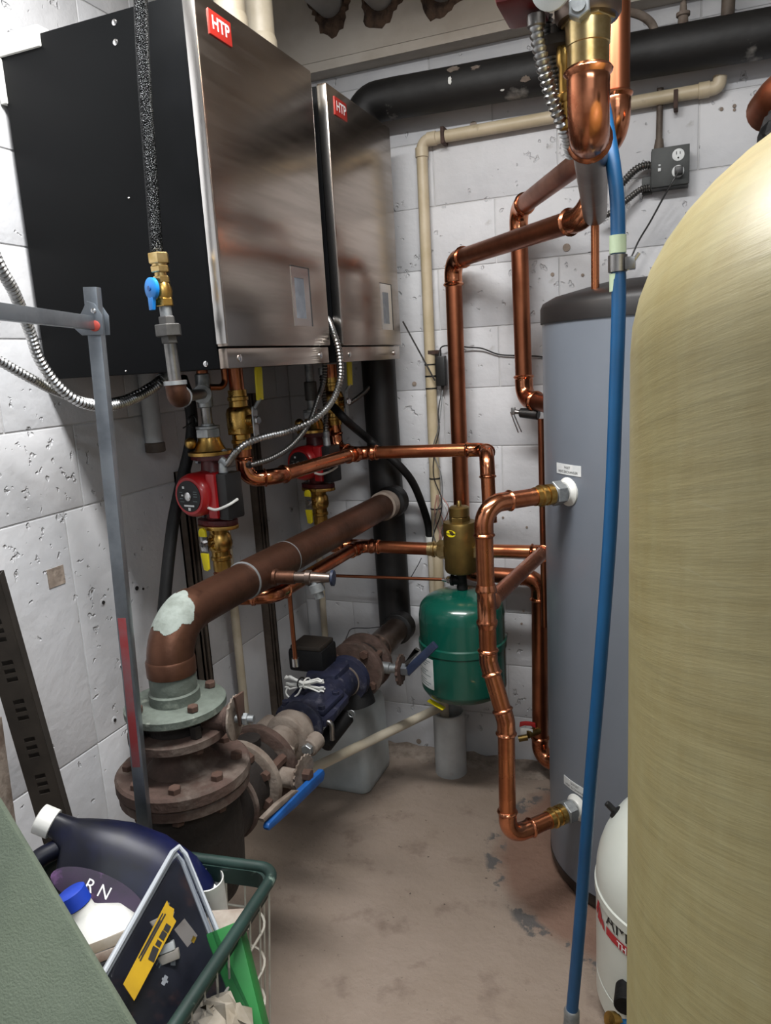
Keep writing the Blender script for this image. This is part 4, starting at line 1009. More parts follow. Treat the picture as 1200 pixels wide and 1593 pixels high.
# second riser
t = thing('copper_riser_to_tank', 'copper riser bending behind the top circulator and dropping beside the grey tank lid', 'pipe', (-.481, 2.40, 1.33))
dxp, dyp = -.483, 2.40
Du = V((-.142, 1.72, 1.905))
run(t, [(Du.x, Du.y, 2.4), Du, (dxp, dyp, 1.908), (dxp+.006, dyp, 1.337), (-.335, 2.24, 1.315)], RD*.98, m='copper_aged', R=.046)
t = thing('relief_valve', 'black relief valve with a thin chrome test lever beside the grey tank', 'valve', (-.46, 2.36, 1.26))
p = aY(812, 642, 2.36)
build('body', MB().cyl(p+V((.055, -.01, -.006)), p+V((-.006, .0, 0)), .018, .015, 18, .003), 'black_plastic', t)
build('stem', MB().cyl(p, p+V((-.022, 0, .004)), .007, seg=10).box(p+V((-.026, 0, .006)), (.012, .02, .022), .002), 'steel', t)
build('lever', MB().tube([p+V((-.034, -.006, .004)), p+V((-.01, -.008, -.062))], .0025, 8).tube([p+V((-.026, -.006, .002)), p+V((.0, -.008, -.06))], .0025, 8), 'bright', t)
build('discharge_pipe', MB().tube([p+V((.062, -.01, -.02)), p+V((.062, -.01, -.7))], .011, 12), 'copper_aged', t)

# top circulator with brass unions
UX, UY = Pc.x, Pc.y
t = thing('top_circulator_pump', 'dark red circulator with a cast body at the top of the copper drop', 'pump', (UX, UY, 1.86))
build('union', MB().lathe((UX, UY, 0), (0, 0, 1), [(1.845, RD*1.02), (1.883, RD*1.04), (1.884, .0295), (1.912, .0305), (1.914, .026), (1.93, .026)], 28).hexn((UX, UY, 1.911), (UX, UY, 1.925), .036), 'brass_pale', t)
build('cast_body', MB().lathe((UX, UY, 0), (0, 0, 1), [(1.915, .040), (1.921, .044), (1.96, .045), (2.01, .046), (2.05, .05)], 32), 'copper_dull', t)
nq = aY(901, 8, UY-.046)
build('test_plug', MB().hexn(nq, nq+V((0, .02, 0)), .0155).lathe(nq+V((0, -.003, 0)), (0, -1, 0), [(-.003, .009), (.002, .009), (.002, .006)], 14), 'galv', t)
mo = aY(843, -8, UY+.0)
mz = V((mo.x, UY-.005, mo.z+.012))
bd = build('motor', MB().box(mz+V((-.025, 0, .012)), (.06, .10, .09), .010).box(mz+V((.03, .01, .015)), (.06, .07, .07), .012), 'red_dark', t, 'dark red motor box')
gq = aY(857, -8, UY-.06)
build('gauge_face', MB().lathe(gq+V((0, .012, .012)), (-.1, -1, -.25), [(0, .026), (.008, .026), (.009, .024)], 28), 'label_white', bd)
build('side_flange', MB().prism([(math.cos(2*PI*k/20)*.034, math.sin(2*PI*k/20)*.024) for k in range(20)], aY(868, 68, UY+.03), (1, 0, 0), (0, 1, 0), .014, .002).cyl(aY(868, 62, UY+.03), aY(868, 40, UY+.03), .010, seg=12), 'dark_angle', t)
bq = aY(880, 85, UY+.03)
build('brass_column', MB().lathe(bq, (.02, .02, -1), [(-.02, .011), (.0, .013), (.012, .013), (.016, .010), (.05, .011), (.052, .014), (.062, .0145), (.064, .013), (.085, .0145), (.087, .011), (.098, .012), (.1, .009)], 18), 'brass', t)
e0 = bq+V((.002, .002, -.1)); e1 = aY(888, 215, UY+.05)
build('small_pipe', MB().tube(fillet([e0, V((e0.x, e0.y, czz+.03)), V((UX-.034, UY+.13, czz+.005)), V((UX-.034, UY+.5, czz+.003))], .03), .0095, 14), 'copper', t)
t1 = thing('steel_conduit', 'shiny flexible steel conduit hanging from the top circulator, the nearer of two', 'conduit', aY(880, 206, UY+.02), 'flexible conduits')
build('conduit', corrugated([aY(834, 34, UY-.01), aY(837, 62, UY-.01), aY(847, 110, UY-.005), aY(861, 158, UY+.01), aY(878, 200, UY+.035), aY(890, 240, UY+.10)], .0098, .0085), 'flex', t1)
build('connector', MB().cyl(aY(834, 22, UY-.01), aY(835, 44, UY-.01), .013, seg=14, bev=.002), 'steel', t1)
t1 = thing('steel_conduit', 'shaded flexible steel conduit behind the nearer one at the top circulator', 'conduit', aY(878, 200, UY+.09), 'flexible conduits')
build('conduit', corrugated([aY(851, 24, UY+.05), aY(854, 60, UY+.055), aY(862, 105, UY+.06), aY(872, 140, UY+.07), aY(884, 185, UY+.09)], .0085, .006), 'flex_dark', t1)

# ================================================================== FLEXIBLE CONDUITS under the boilers
def conduit(label, pts, r, m='flex', pitch=.0088, ends=(1, 1)):
    t = thing('steel_conduit', label, 'conduit', pts[0], 'flexible conduits')
    build('conduit', corrugated(pts, r, pitch), m, t)
    for a, b in ((pts[0], pts[1]), (pts[-1], pts[-2]))[:ends[0]+ends[1]]:
        d = (V(b)-V(a)).normalized(); build('connector', MB().cyl(V(a)-d*.006, V(a)+d*.016, r*1.25, seg=12, bev=.001), 'galv', t)
    return t
pb = V((PX, P1Y, 1.182+.083))+V((.987, -.16, 0))*.08+V((-.16, -.987, 0))*.045
conduit('bright steel conduit curving from the near pump up between the boilers', [pb, aX(353, 722, pb.x+.01), aX(372, 698, -.99), aX(400, 683, -.96), aX(450, 670, -.93), aX(490, 652, -.88), aX(518, 622, -.86), aX(530, 585, -.852), aX(527, 545, -.852), aX(520, 520, -.866), aX(512, 500, -.90), aX(505, 488, -.96)], .0085, ends=(1, 0))
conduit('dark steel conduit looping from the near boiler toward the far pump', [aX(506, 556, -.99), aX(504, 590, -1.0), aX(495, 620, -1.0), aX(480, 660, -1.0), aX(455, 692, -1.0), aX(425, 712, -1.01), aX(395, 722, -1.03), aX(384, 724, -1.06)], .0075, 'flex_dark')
pb2 = pb+V((0, P2Y-P1Y, -.006))
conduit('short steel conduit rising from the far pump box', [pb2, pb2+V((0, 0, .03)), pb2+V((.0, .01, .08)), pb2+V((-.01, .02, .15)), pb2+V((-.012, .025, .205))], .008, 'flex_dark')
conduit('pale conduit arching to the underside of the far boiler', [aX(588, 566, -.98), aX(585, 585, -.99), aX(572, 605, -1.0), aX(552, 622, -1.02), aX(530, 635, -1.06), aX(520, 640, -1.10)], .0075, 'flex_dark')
conduit('steel conduit sweeping steeply down the left wall in front of the near boiler', [aD(-30, 350, 1.42), aD(0, 416, 1.47), aD(22, 455, 1.52), aD(45, 512, 1.6), aD(62, 560, 1.64), aD(92, 602, 1.68), aD(130, 628, 1.72), aD(175, 632, 1.80), aD(215, 618, 1.9), aD(245, 600, 1.97), aX(262, 584, -1.2)], .0105, 'flex', .0095)
conduit('steel conduit crossing the left wall at a shallow slope below the near boiler', [aD(-40, 540, 1.55), aD(0, 562, 1.6), aD(50, 590, 1.66), aD(90, 610, 1.75), aD(140, 626, 1.85), aD(190, 622, 1.95), aD(235, 600, 2.0), aX(255, 584, -1.25)], .0095, 'flex', .0095)

# hoses
t = thing('black_hose', 'black rubber hose dropping from the near boiler behind the copper elbow', 'hose', aX(248, 1010, -1.2))
build('hose', MB().tube(spline([aX(282, 588, -1.15), aX(296, 630, -1.16), aX(298, 680, -1.18), aX(284, 745, -1.2), aX(271, 805, -1.2), aX(263, 865, -1.2), aX(256, 935, -1.2), aX(250, 1000, -1.2), aX(244, 1060, -1.2)]), .0155, 18), 'black_rubber', t)
build('tie', MB().tube([aX(300+6*math.cos(a), 655+9*math.sin(a), -1.15) for a in [2*PI*k/12 for k in range(12)]], .003, 6, closed=True).tube([aX(298, 658, -1.145), aX(285, 666, -1.14)], .002, 6), 'black_plastic', t)
t = thing('condensate_hose', 'black hose curving from the far boiler to the thin white drain pipe', 'hose', aY(668, 832, 2.47))
build('hose', MB().tube(spline([aX(518, 632, -1.05), aX(540, 655, -1.0), aY(572, 682, 2.335), aY(600, 705, 2.33), aY(625, 728, 2.345), aY(643, 752, 2.40), aY(657, 785, 2.455), aY(666, 815, 2.475), aY(669, 838, 2.478)]), .0135, 16), 'black_rubber', t)
t = thing('drain_pipe', 'thin white plastic pipe below the black hose on the back wall', 'pipe', aY(680, 1060, 2.478))
q = aY(669, 836, 2.478)
build('coupling', MB().lathe((q.x, q.y, q.z), (0, 0, -1), [(-.004, .016), (.03, .016), (.032, .0125)], 16), 'white_plastic', t)
build('pipe', MB().cyl((q.x, q.y, q.z-.02), (q.x, q.y, .24), .0115, seg=14), 'cream_pvc', t)

# blue hose hanging in front of the tanks
t = thing('blue_hose', 'long blue hose hanging in front of the grey tank', 'hose', aY(890, 1580, 1.3))
bp_ = [aY(939, 165, 1.40), aY(945, 200, 1.37), aY(955, 260, 1.35), aY(961, 320, 1.345), aY(962, 400, 1.34), aY(963, 470, 1.335), aY(959, 600, 1.33), aY(951, 800, 1.32), aY(937, 1000, 1.31), aY(918, 1230, 1.3), aY(903, 1430, 1.3), aY(890, 1575, 1.3)]
build('hose', MB().tube(spline(bp_), .0118, 20), 'blue_hose', t)
jc = aY(961.5, 410, 1.34)
for dz in (.03, -.03):
    build('sleeve', MB().cyl(jc+V((0, 0, dz-.014)), jc+V((0, 0, dz+.014)), .0135, seg=20), 'pale_green', t)
cl = build('clamp', MB().lathe(jc-V((0, 0, .014)), (0, 0, 1), [(0, .0138), (.001, .0155), (.027, .0155), (.028, .0138)], 20).box(jc+V((.02, -.006, -.002)), (.016, .02, .02), .002), 'steel', t)
build('clamp_screw', MB().cyl(jc+V((.016, -.012, -.012)), jc+V((.034, -.012, .012)), .003, seg=8), 'bright', cl)
e = aY(890, 1572, 1.3)
build('end_fitting', MB().lathe(e, (-.03, 0, -1), [(-.004, .0125), (.0, .0155), (.03, .0155), (.06, .02), (.1, .02)], 20), 'galv', t)
build('lower_pipe', MB().cyl(e-V((.003, 0, .09)), V((e.x-.008, e.y, .0)), .016, seg=16), 'galv', t)

# ================================================================== BACK WALL FITTINGS
t = thing('tan_conduit_pipe', 'tan plastic pipe running up the back wall and across under the black pipe', 'pipe', aY(688, 930, 2.483))
TZ = 2.168
tp = [(-.822, 2.484, .23), (-.808, 2.484, TZ-.0), (.068, 2.484, TZ+.004), (.072, 2.484, 2.20)]
build('pipe', MB().tube(fillet(tp, .03), .0185, 18), 'tan_pvc', t)
for p, d in ((V(tp[1]), (V(tp[0])-V(tp[1])).normalized()), (V(tp[1]), V((1, 0, 0))), (V(tp[2]), V((-1, 0, 0)))):
    build('socket', MB().lathe(p+d*.022, d, [(0, .0215), (.028, .0215), (.03, .019)], 18), 'tan_pvc', t)
for (px, py) in ((691, 212), (1052, 157)):
    p = aY(px, py, 2.484)
    build('clip', MB().box(p, (.012, .045, .05), .002), 'rust', t)
p = aY(672, 548, 2.484); build('clip', MB().lathe((p.x, p.y, p.z-.006), (0, 0, 1), [(0, .02), (.012, .02)], 16).box((p.x+.002, 2.497, p.z), (.05, .02, .012)), 'rust', t)
for (px, py, m_) in ((674, 568, 'black_plastic'), (676, 586, 'black_plastic'), (678, 605, 'black_plastic'), (684, 745, 'black_plastic'), (684, 792, 'black_plastic'), (689, 921, 'black_plastic')):
    p = aY(px, py, 2.484); build('cable_tie', MB().lathe((-.815+(p.z-1.2)*.0072, 2.484, p.z), (0, 0, 1), [(0, .0197), (.005, .0197)], 16), m_, t)
t = thing('power_adapter', 'black power adapter strapped to the tan pipe', 'adapter', aY(687, 602, 2.478))
p = aY(687, 577, 2.478)
build('body', MB().box(p, (.034, .03, .10), .005), 'black_plastic', t)
build('plug_stub', MB().cyl(p+V((-.004, 0, .05)), p+V((-.002, 0, .066)), .007, .004, 10), 'black_plastic', t)
build('plug_stub', MB().cyl(p+V((.002, 0, -.05)), p+V((.002, 0, -.062)), .006, .004, 10), 'black_plastic', t)
build('cord', MB().tube(spline([p+V((-.003, 0, .06)), p+V((.002, -.002, .076)), p+V((.014, -.002, .082)), p+V((.03, 0, .082)), aY(712, 538, 2.47), aY(727, 540, 2.49), aY(750, 542, 2.495), aY(775, 551, 2.5), aY(800, 553, 2.5), aY(834, 554, 2.5), aY(850, 556, 2.5)]), .0024, 7), 'black_plastic', t)
t = thing('cable_bundle', 'loose pale and red wires tied along the tan pipe', 'cable', aY(682, 850, 2.46))
rr = random.Random(4)
for k, m_ in enumerate(('ink', 'galv', 'wire_pink', 'wire_pink', 'white_plastic', 'wire_pink')):
    pts = [aY(688+k*.6, 607, 2.475)] if k < 2 else [aY(676+k*2, 770, 2.46)]
    ys = (640, 670, 700, 740, 775, 800, 830, 850) if k < 2 else (790, 810, 830, 850, 862)
    for y in ys: pts.append(aY(680+k*2.2+8*math.sin(y*.05+k*1.3)*(.5 if y < 700 else 1), y, 2.455+.01*rr.random()))
    build('wire', MB().tube(spline(pts, 6), .0019, 6), m_, t)
build('wire', MB().tube(spline([aY(656, 868, 2.49), aY(650, 880, 2.47), aY(638, 900, 2.49), aY(630, 905, 2.5)]), .0016, 6), 'ink', t)

t = thing('outlet_box', 'dark grey double outlet box with conduits on the back wall', 'outlet', aY(1043, 292, 2.505))
Bc = aY(1043, 262, 2.48); bz = Bc.z
box_ = build('box', MB().span((Bc.x-.052, 2.455, bz-.055), (Bc.x+.05, 2.508, bz+.05), .004), 'dark_box', t)
build('cover', MB().span((Bc.x-.05, 2.449, bz-.052), (Bc.x+.052, 2.456, bz+.053), .002), 'dark_box', t)
for dz in (.027, -.017):
    rc = V((Bc.x+.022, 2.449, bz+dz))
    s_ = build('receptacle', MB().lathe(rc, (0, -1, 0), [(0, .0165), (.002, .0165), (.0025, .015)], 24), 'label_white', t)
    for dx, h_ in ((-.005, .008), (.005, .007)): build('slot', MB().span((rc.x+dx-.001, 2.4455, rc.z+.001), (rc.x+dx+.001, 2.4468, rc.z+.001+h_)), 'hole', s_)
    build('slot', MB().cyl((rc.x, 2.4468, rc.z-.008), (rc.x, 2.4455, rc.z-.008), .0025, seg=10), 'hole', s_)
build('switch_mark', MB().box((Bc.x-.028, 2.448, bz-.006), (.008, .004, .009), .001).box((Bc.x-.028, 2.448, bz+.006), (.006, .003, .005), .001), 'label_white', t)
build('plug', MB().box((Bc.x+.024, 2.435, bz-.018), (.022, .025, .022), .004), 'black_plastic', t)
build('riser_conduit', MB().tube([(Bc.x-.032, 2.49, bz+.05), (Bc.x-.03, 2.495, 2.20)], .009, 12).cyl((Bc.x-.032, 2.488, bz+.05), (Bc.x-.031, 2.488, bz+.085), .016, .011, 14), 'strut', t)
build('rear_plate', MB().span((Bc.x-.078, 2.49, bz-.06), (Bc.x-.05, 2.509, bz-.012), .002), 'dark_box', t)
build('flex_conduit', corrugated([(Bc.x-.05, 2.475, bz+.015), (Bc.x-.075, 2.475, bz+.016), (Bc.x-.10, 2.47, bz+.004), (Bc.x-.135, 2.46, bz-.03), (Bc.x-.16, 2.45, bz-.055)], .011, .008), 'flex_dark', t)
build('flex_conduit', corrugated([(Bc.x-.055, 2.475, bz-.045), (Bc.x-.08, 2.475, bz-.048), (Bc.x-.12, 2.465, bz-.075), (Bc.x-.16, 2.45, bz-.105), (Bc.x-.2, 2.44, bz-.12)], .0095, .007), 'flex_dark', t)
t = thing('black_power_cord', 'thin black cord hanging from the outlet down behind the grey tank lid', 'cord', aY(945, 452, 2.42))
build('cord', MB().tube(spline([V((Bc.x+.024, 2.425, bz-.022)), aY(1046, 284, 2.42), aY(1030, 312, 2.43), aY(1012, 345, 2.44), aY(994, 375, 2.45), aY(980, 405, 2.45), aY(962, 430, 2.45), aY(945, 450, 2.42), aY(930, 470, 2.40)]), .0026, 8), 'black_plastic', t)
# hanger rods above the black pipe
for (px, lb, r_) in ((1063, 'thin steel hanger rod above the black overhead pipe', .006), (1132, 'thicker brown pipe rising from the black overhead pipe', .017)):
    p = aY(px, 40, 2.41)
    bz_ = BZ-.05*(p.x-BX-.1)/(1.5-BX)+.002
    t = thing('hanger_rod', lb, 'rod', (p.x, 2.41, bz_+.05))
    build('rod', MB().cyl((p.x, 2.41, bz_+.05), (p.x+.012, 2.41, ZC-.001), r_, seg=12), 'strut', t)
    if r_ < .01: build('clevis', MB().lathe((p.x, 2.41, bz_+.05), (0, 0, 1), [(0, .014), (.02, .013), (.022, .018), (.03, .018), (.032, .01), (.055, .008)], 16), 'dusty', t)
t = thing('overhead_flex_conduit', 'grey flexible conduit arching above the black overhead pipe', 'conduit', aY(1022, 55, 2.40))
build('conduit', MB().tube(spline([aY(965, 18, 2.35), aY(985, 20, 2.36), aY(1003, 27, 2.38), aY(1016, 40, 2.40), aY(1022, 62, 2.405)]), .011, 12), 'dusty', t)
# brown pipe end and taped lump at the right edge
p = aY(1200, 148, 1.62)
t = thing('brown_pipe_elbow', 'brown copper pipe end at the right edge above the fibreglass tank', 'pipe', p)
build('pipe', MB().tube(fillet([p+V((.0, .06, -.012)), p+V((.02, -.02, .0)), p+V((.22, -.05, .04))], .05), .038, 22), 'copper_aged', t)
p2_ = aY(1195, 205, 1.60)
t = thing('black_wrapped_valve', 'lump wrapped in black plastic under the brown pipe end', 'bag', p2_+V((.02, 0, -.06)))
mb = MB(); rr = random.Random(2); mb.sphere(p2_+V((.03, .0, -.005)), .052, 18, (.9, .8, .85))
for i in range(len(mb.v)): mb.v[i] = mb.v[i]+V((rr.uniform(-1, 1), rr.uniform(-1, 1), rr.uniform(-1, 1)))*.006
build('wrap', mb, 'black_rubber', t, angle=15)
build('pipe', MB().cyl(p2_+V((.03, 0, .0)), V((p2_.x+.055, p2_.y+.03, 1.885)), .02, seg=14), 'copper_aged', t)

# ================================================================== LOW ON THE BACK WALL
t = thing('floor_drain_stub', 'wide white plastic drain stub standing on the floor by the back wall', 'pipe', (-.772, 2.385, 0))
build('stub', MB().lathe((-.772, 2.385, 0), (0, 0, 1), [(0, .057), (.235, .057), (.236, .051), (.10, .051)], 36, cap1=True), 'grey_pvc', t)
t = thing('drain_branch_pipe', 'cream plastic pipe slanting from the valves down into the drain stub', 'pipe', (-.785, 2.37, .20))
da = aY(690, 1098, 2.37); db = aY(498, 1190, 1.80)
build('slanted_pipe', MB().tube([db+(db-da)*.25, da], .0155, 16), 'cream_pvc', t)
build('drop_pipe', MB().tube([V((da.x+.002, da.y, da.z+.05)), V((da.x+.004, da.y, .12))], .017, 16), 'cream_pvc', t)
t = thing('plastic_jug', 'translucent white square plastic jug on the floor below the valves', 'jug', (-1.13, 2.25, 0))
mb = MB(); rings = []
def rrect(w_, d_, r_, z, c, n=5):
    out = []
    for (sx, sy, a0_) in ((1, 1, 0), (-1, 1, 90), (-1, -1, 180), (1, -1, 270)):
        for k in range(n+1):
            a = math.radians(a0_+90*k/n); out.append(V((c[0]+sx*(w_/2-r_)+r_*math.cos(a), c[1]+sy*(d_/2-r_)+r_*math.sin(a), z)))
    return out
for (z, w_, d_) in ((0, .235, .215), (.008, .25, .23), (.03, .255, .235), (.15, .25, .23), (.27, .245, .225), (.30, .23, .21), (.318, .17, .15), (.33, .06, .06)):
    rings.append(rrect(w_, d_, min(.03, w_*.4), z, (-1.128, 2.262)))
build('body', mb.ring_loft(rings), 'jug_white', t, angle=60)
build('cap', MB().cyl((-1.128, 2.262, .33), (-1.128, 2.262, .352), .028, seg=20, bev=.003), 'white_plastic', t)

# struts and pipes on the left wall
def wallstrip(name, label, cat, m, y, w_, z0_, z1_, d_=.03, lean=0):
    t = thing(name, label, cat, (XL+d_/2, y, z0_))
    mb = MB().span((XL, y-w_/2, z0_), (XL+.006, y+w_/2, z1_)).span((XL, y-w_/2, z0_), (XL+d_, y-w_/2+.005, z1_)).span((XL, y+w_/2-.005, z0_), (XL+d_, y+w_/2, z1_)).span((XL+d_-.004, y-w_/2, z0_), (XL+d_, y-w_/2+.014, z1_)).span((XL+d_-.004, y+w_/2-.014, z0_), (XL+d_, y+w_/2, z1_))
    build('channel', mb, m, t)
    for k in range(4):
        z = z0_+(z1_-z0_)*(k+.5)/4; build('bolt', MB().hexn((XL+.005, y, z), (XL+.014, y, z), .01), 'rust_bolt', t)
    return t
wallstrip('strut_channel', 'dark steel strut channel on the left wall behind the near pump', 'channel', 'strut', 1.80, .042, .10, 1.20)
wallstrip('strut_channel', 'brown steel strut channel on the left wall between the two pumps', 'channel', 'strut', 2.20, .045, .10, 1.40)
for (px, pa, pb_, lb, m_, r_) in ((365, 935, 1160, 'cream plastic pipe on the left wall behind the valves', 'cream_pvc', .014),):
    p = aX(365, 950, -1.33)
    t = thing('wall_conduit', lb, 'pipe', (p.x, p.y, .15)); build('pipe', MB().cyl((p.x, p.y, .15), (p.x, p.y, 1.1), r_, seg=14), m_, t)
    for z in (.35, .95): build('clip', MB().box((p.x-.02, p.y, z), (.05, .045, .016), .002), 'galv', t)
p = aY(503, 940, 2.475)
t = thing('wall_conduit', 'cream plastic pipe on the back wall left of the black riser', 'pipe', (p.x, 2.475, .1)); build('pipe', MB().cyl((p.x-.004, 2.475, .1), (p.x, 2.475, 1.0), .0125, seg=14), 'cream_pvc', t)
for z in (.4, .85): build('clip', MB().box((p.x, 2.495, z), (.045, .03, .014), .002), 'galv', t)
p = aX(241, 690, -1.355)
t = thing('translucent_trap', 'pale plastic trap tube with a dark cap under the near boiler', 'pipe', (p.x, p.y, p.z-.02))
build('tube', MB().cyl((p.x, p.y, p.z), (p.x, p.y, 1.486), .024, seg=18), 'grey_pvc', t); build('cap', MB().cyl((p.x, p.y, p.z-.024), (p.x, p.y, p.z+.004), .027, seg=18, bev=.003), 'strut', t)
pz = aX(460, 1030, -1.005)
t = thing('thin_copper_tube', 'thin brown copper tube dropping to the actuator', 'pipe', pz)
build('tube', MB().tube([V((pz.x, pz.y, .885)), pz], .0065, 10), 'copper_aged', t)
build('end_cap', MB().cyl(pz+V((0, 0, -.012)), pz+V((0, 0, .012)), .010, seg=12), 'bright', t)
t = thing('thin_control_wire', 'thin black wire looping from the actuator to the black riser', 'wire', aX(520, 1000, -1.0))
build('wire', MB().tube(spline([aX(455, 1020, -1.05), aX(470, 1013, -1.05), aX(500, 1014, -1.0), aX(530, 1010, -1.0), aX(540, 990, -1.0), aX(548, 978, -1.0), aX(575, 977, -.97), aX(600, 974, -.95)]), .0016, 6), 'ink', t)
t = thing('bare_rod', 'thin grey rod leaning between the far boiler and the tan pipe', 'rod', aY(678, 590, 2.46))
build('rod', MB().tube([aY(627, 500, 2.40), aY(677, 592, 2.455)], .0028, 8), 'iron_grey', t)

# ================================================================== FOREGROUND LEFT
t = thing('aluminium_frame', 'folding aluminium frame with a red plugged hinge standing before the near boiler', 'frame', (-.89, .95, 0))
ua = aY(143, 447, .972); ub_ = aY(226, 1290, .982); ud = (ub_-ua).normalized(); foot = ub_+ud*((ub_.z-0)/-ud.z)
xx = V((.93, .37, 0)).normalized(); xx = (xx-ud*xx.dot(ud)).normalized(); yy = ud.cross(xx)
def bar(a, b, w_, d_, x, bev=.0015):
    a, b = V(a), V(b); z = (b-a).normalized(); x = (V(x)-z*V(x).dot(z)).normalized(); y = z.cross(x)
    return MB().box((a+b)/2, (w_, d_, (b-a).length), bev, Matrix((x, y, z)).transposed())
up_ = build('upright', bar(ua, foot, .021, .021, xx, .001), 'alum', t)
zl0, zl1 = aY(207, 960, .976).z, aY(222, 1190, .98).z
r0 = ua+ud*((ua.z-zl0)/-ud.z); r1 = ua+ud*((ua.z-zl1)/-ud.z)
fs_ = yy if yy.dot(CAM-r0) > 0 else -yy
build('red_paint', bar(r0+fs_*.0102-xx*.001, r1+fs_*.0102-xx*.001, .014, .0012, xx, .0003), 'alum_red', up_)
hj = ua+ud*.055
br_end = V((-.878, .76, hj.z+.0)); br_end = aZ(-60, 477, hj.z+.004)
cb = build('crossbar', bar(hj+(br_end-hj).normalized()*.012-xx*0, br_end, .021, .012, (0, 0, 1)), 'alum', t)
bd_ = (br_end-hj).normalized()
br = build('hinge_bracket', MB().prism([(-.018, -.018), (.016, -.018), (.018, .012), (.008, .03), (-.004, .034), (-.012, .02), (-.03, -.006)], hj-yy*.014, xx, V((0, 0, 1)), .003, .0008).prism([(-.018, -.018), (.016, -.018), (.018, .012), (.008, .03), (-.004, .034), (-.012, .02), (-.03, -.006)], hj+yy*.014, xx, V((0, 0, 1)), .003, .0008), 'alum', t)
sgn = -1 if (yy.dot(CAM-hj)) < 0 else 1
build('red_plug', MB().lathe(hj+yy*sgn*.0155+xx*.004-V((0, 0, .004)), yy*sgn, [(0, .0085), (.002, .0085), (.003, .006)], 18), 'red_plug', br)
build('rivet', MB().lathe(hj+yy*sgn*.0155+xx*.006+V((0, 0, .019)), yy*sgn, [(0, .004), (.003, .004), (.004, .002)], 12), 'bright', br)

t = thing('slotted_angle', 'dark perforated steel angle leaning on the left wall', 'angle bar', (-.80, .75, 0))
ga = aX(-24, 900, -1.22); gb = aX(84, 1275, -1.2)
gd = (gb-ga).normalized(); ge = ga+gd*((ga.z)/-gd.z)
gx = V((.82, .57, 0)); gx = (gx-gd*gx.dot(gd)).normalized(); gy = gd.cross(gx)
if gy.dot(CAM-ga) < 0: gy = -gy
Ltot = (ge-ga).length
# front leaf with slots cut through (built as rails and bridges), plus the side leaf
mb = MB()
fw = .060
def leaf(u0, u1, s0, s1, th=.0025):
    c = ga+gd*((s0+s1)/2)+gx*((u0+u1)/2)
    mb.box(c, (u1-u0, th, s1-s0), 0, Matrix((gx, gy, gd)).transposed())
leaf(-.032, -.012, 0, Ltot); leaf(.008, .024, 0, Ltot)
s = .0
while s < Ltot-.05:
    for k in range(3): leaf(-.012, .008, s+k*.018+.010, s+k*.018+.018)
    leaf(-.012, .008, s+.054, s+.085); s += .085
build('front_leaf', mb, 'dark_angle', t)
Mg = Matrix((gx, gy, gd)).transposed()
build('side_leaf', MB().box(ga+gd*Ltot/2+gx*.0245-gy*.018, (.0025, .036, Ltot), 0, Mg), 'dark_angle', t)
build('slot_backing', MB().box(ga+gd*Ltot/2-gx*.004-gy*.036, (.056, .0025, Ltot), 0, Mg), 'dark_angle', t)  # backing plate added so the slots look dark

# sage green felt covered board, nearest the viewer
def quad_board(name, label, cat, corners, th, m, base=None, n=10):
    c = [V(p) for p in corners]; nrm = (c[1]-c[0]).cross(c[3]-c[0]).normalized(); mb = MB()
    a = c; b = [p-nrm*th for p in c]
    bm = bmesh.new(); vs = [bm.verts.new(p) for p in a+b]
    for f in ([0, 1, 2, 3], [7, 6, 5, 4], [0, 4, 5, 1], [1, 5, 6, 2], [2, 6, 7, 3], [3, 7, 4, 0]): bm.faces.new([vs[i] for i in f])
    bmesh.ops.bevel(bm, geom=bm.edges[:], offset=th*.3, segments=2, affect='EDGES')
    bm.verts.index_update(); mb.add([v.co.copy() for v in bm.verts], [[v.index for v in f.verts] for f in bm.faces]); bm.free()
    return mb
c0 = aD(-8, 1238, .98); nz = V((.22, -.78, .58)).normalized()
def on_board(px, py):
    d = ray(px, py); return CAM+d*((c0-CAM).dot(nz)/d.dot(nz))
c1 = on_board(212, 1606); dn = V((0, 0, -1)); dn = (dn-nz*dn.dot(nz)).normalized(); c4 = on_board(-260, 1330)
ux = (c1-c0).normalized(); uy = nz.cross(ux)
c2 = c1+dn*(c1.z/-dn.z); c3 = c4+dn*(c4.z/-dn.z)
p2 = [((q-c0).dot(ux), (q-c0).dot(uy)) for q in (c0, c1, c2, c3, c4)]
t = thing('felt_board', 'sage green felt covered board at the lower left corner', 'board', (c2+c3)/2)
build('panel', MB().prism(p2, c0-nz*.006, ux, uy, .012, .003), 'felt', t)
p = aX(8, 1230, -1.16)
t = thing('grey_board_edge', 'narrow grey board edge at the left margin above the felt board', 'board', p-V((0, 0, .5)))
ea, eb = aX(-10, 1140, -1.16), aX(12, 1300, -1.16); ed = (eb-ea).normalized()
build('board', bar(ea-ed*.02, ea+ed*(ea.z/-ed.z), .012, .05, (.9, .4, 0)), 'dusty', t)

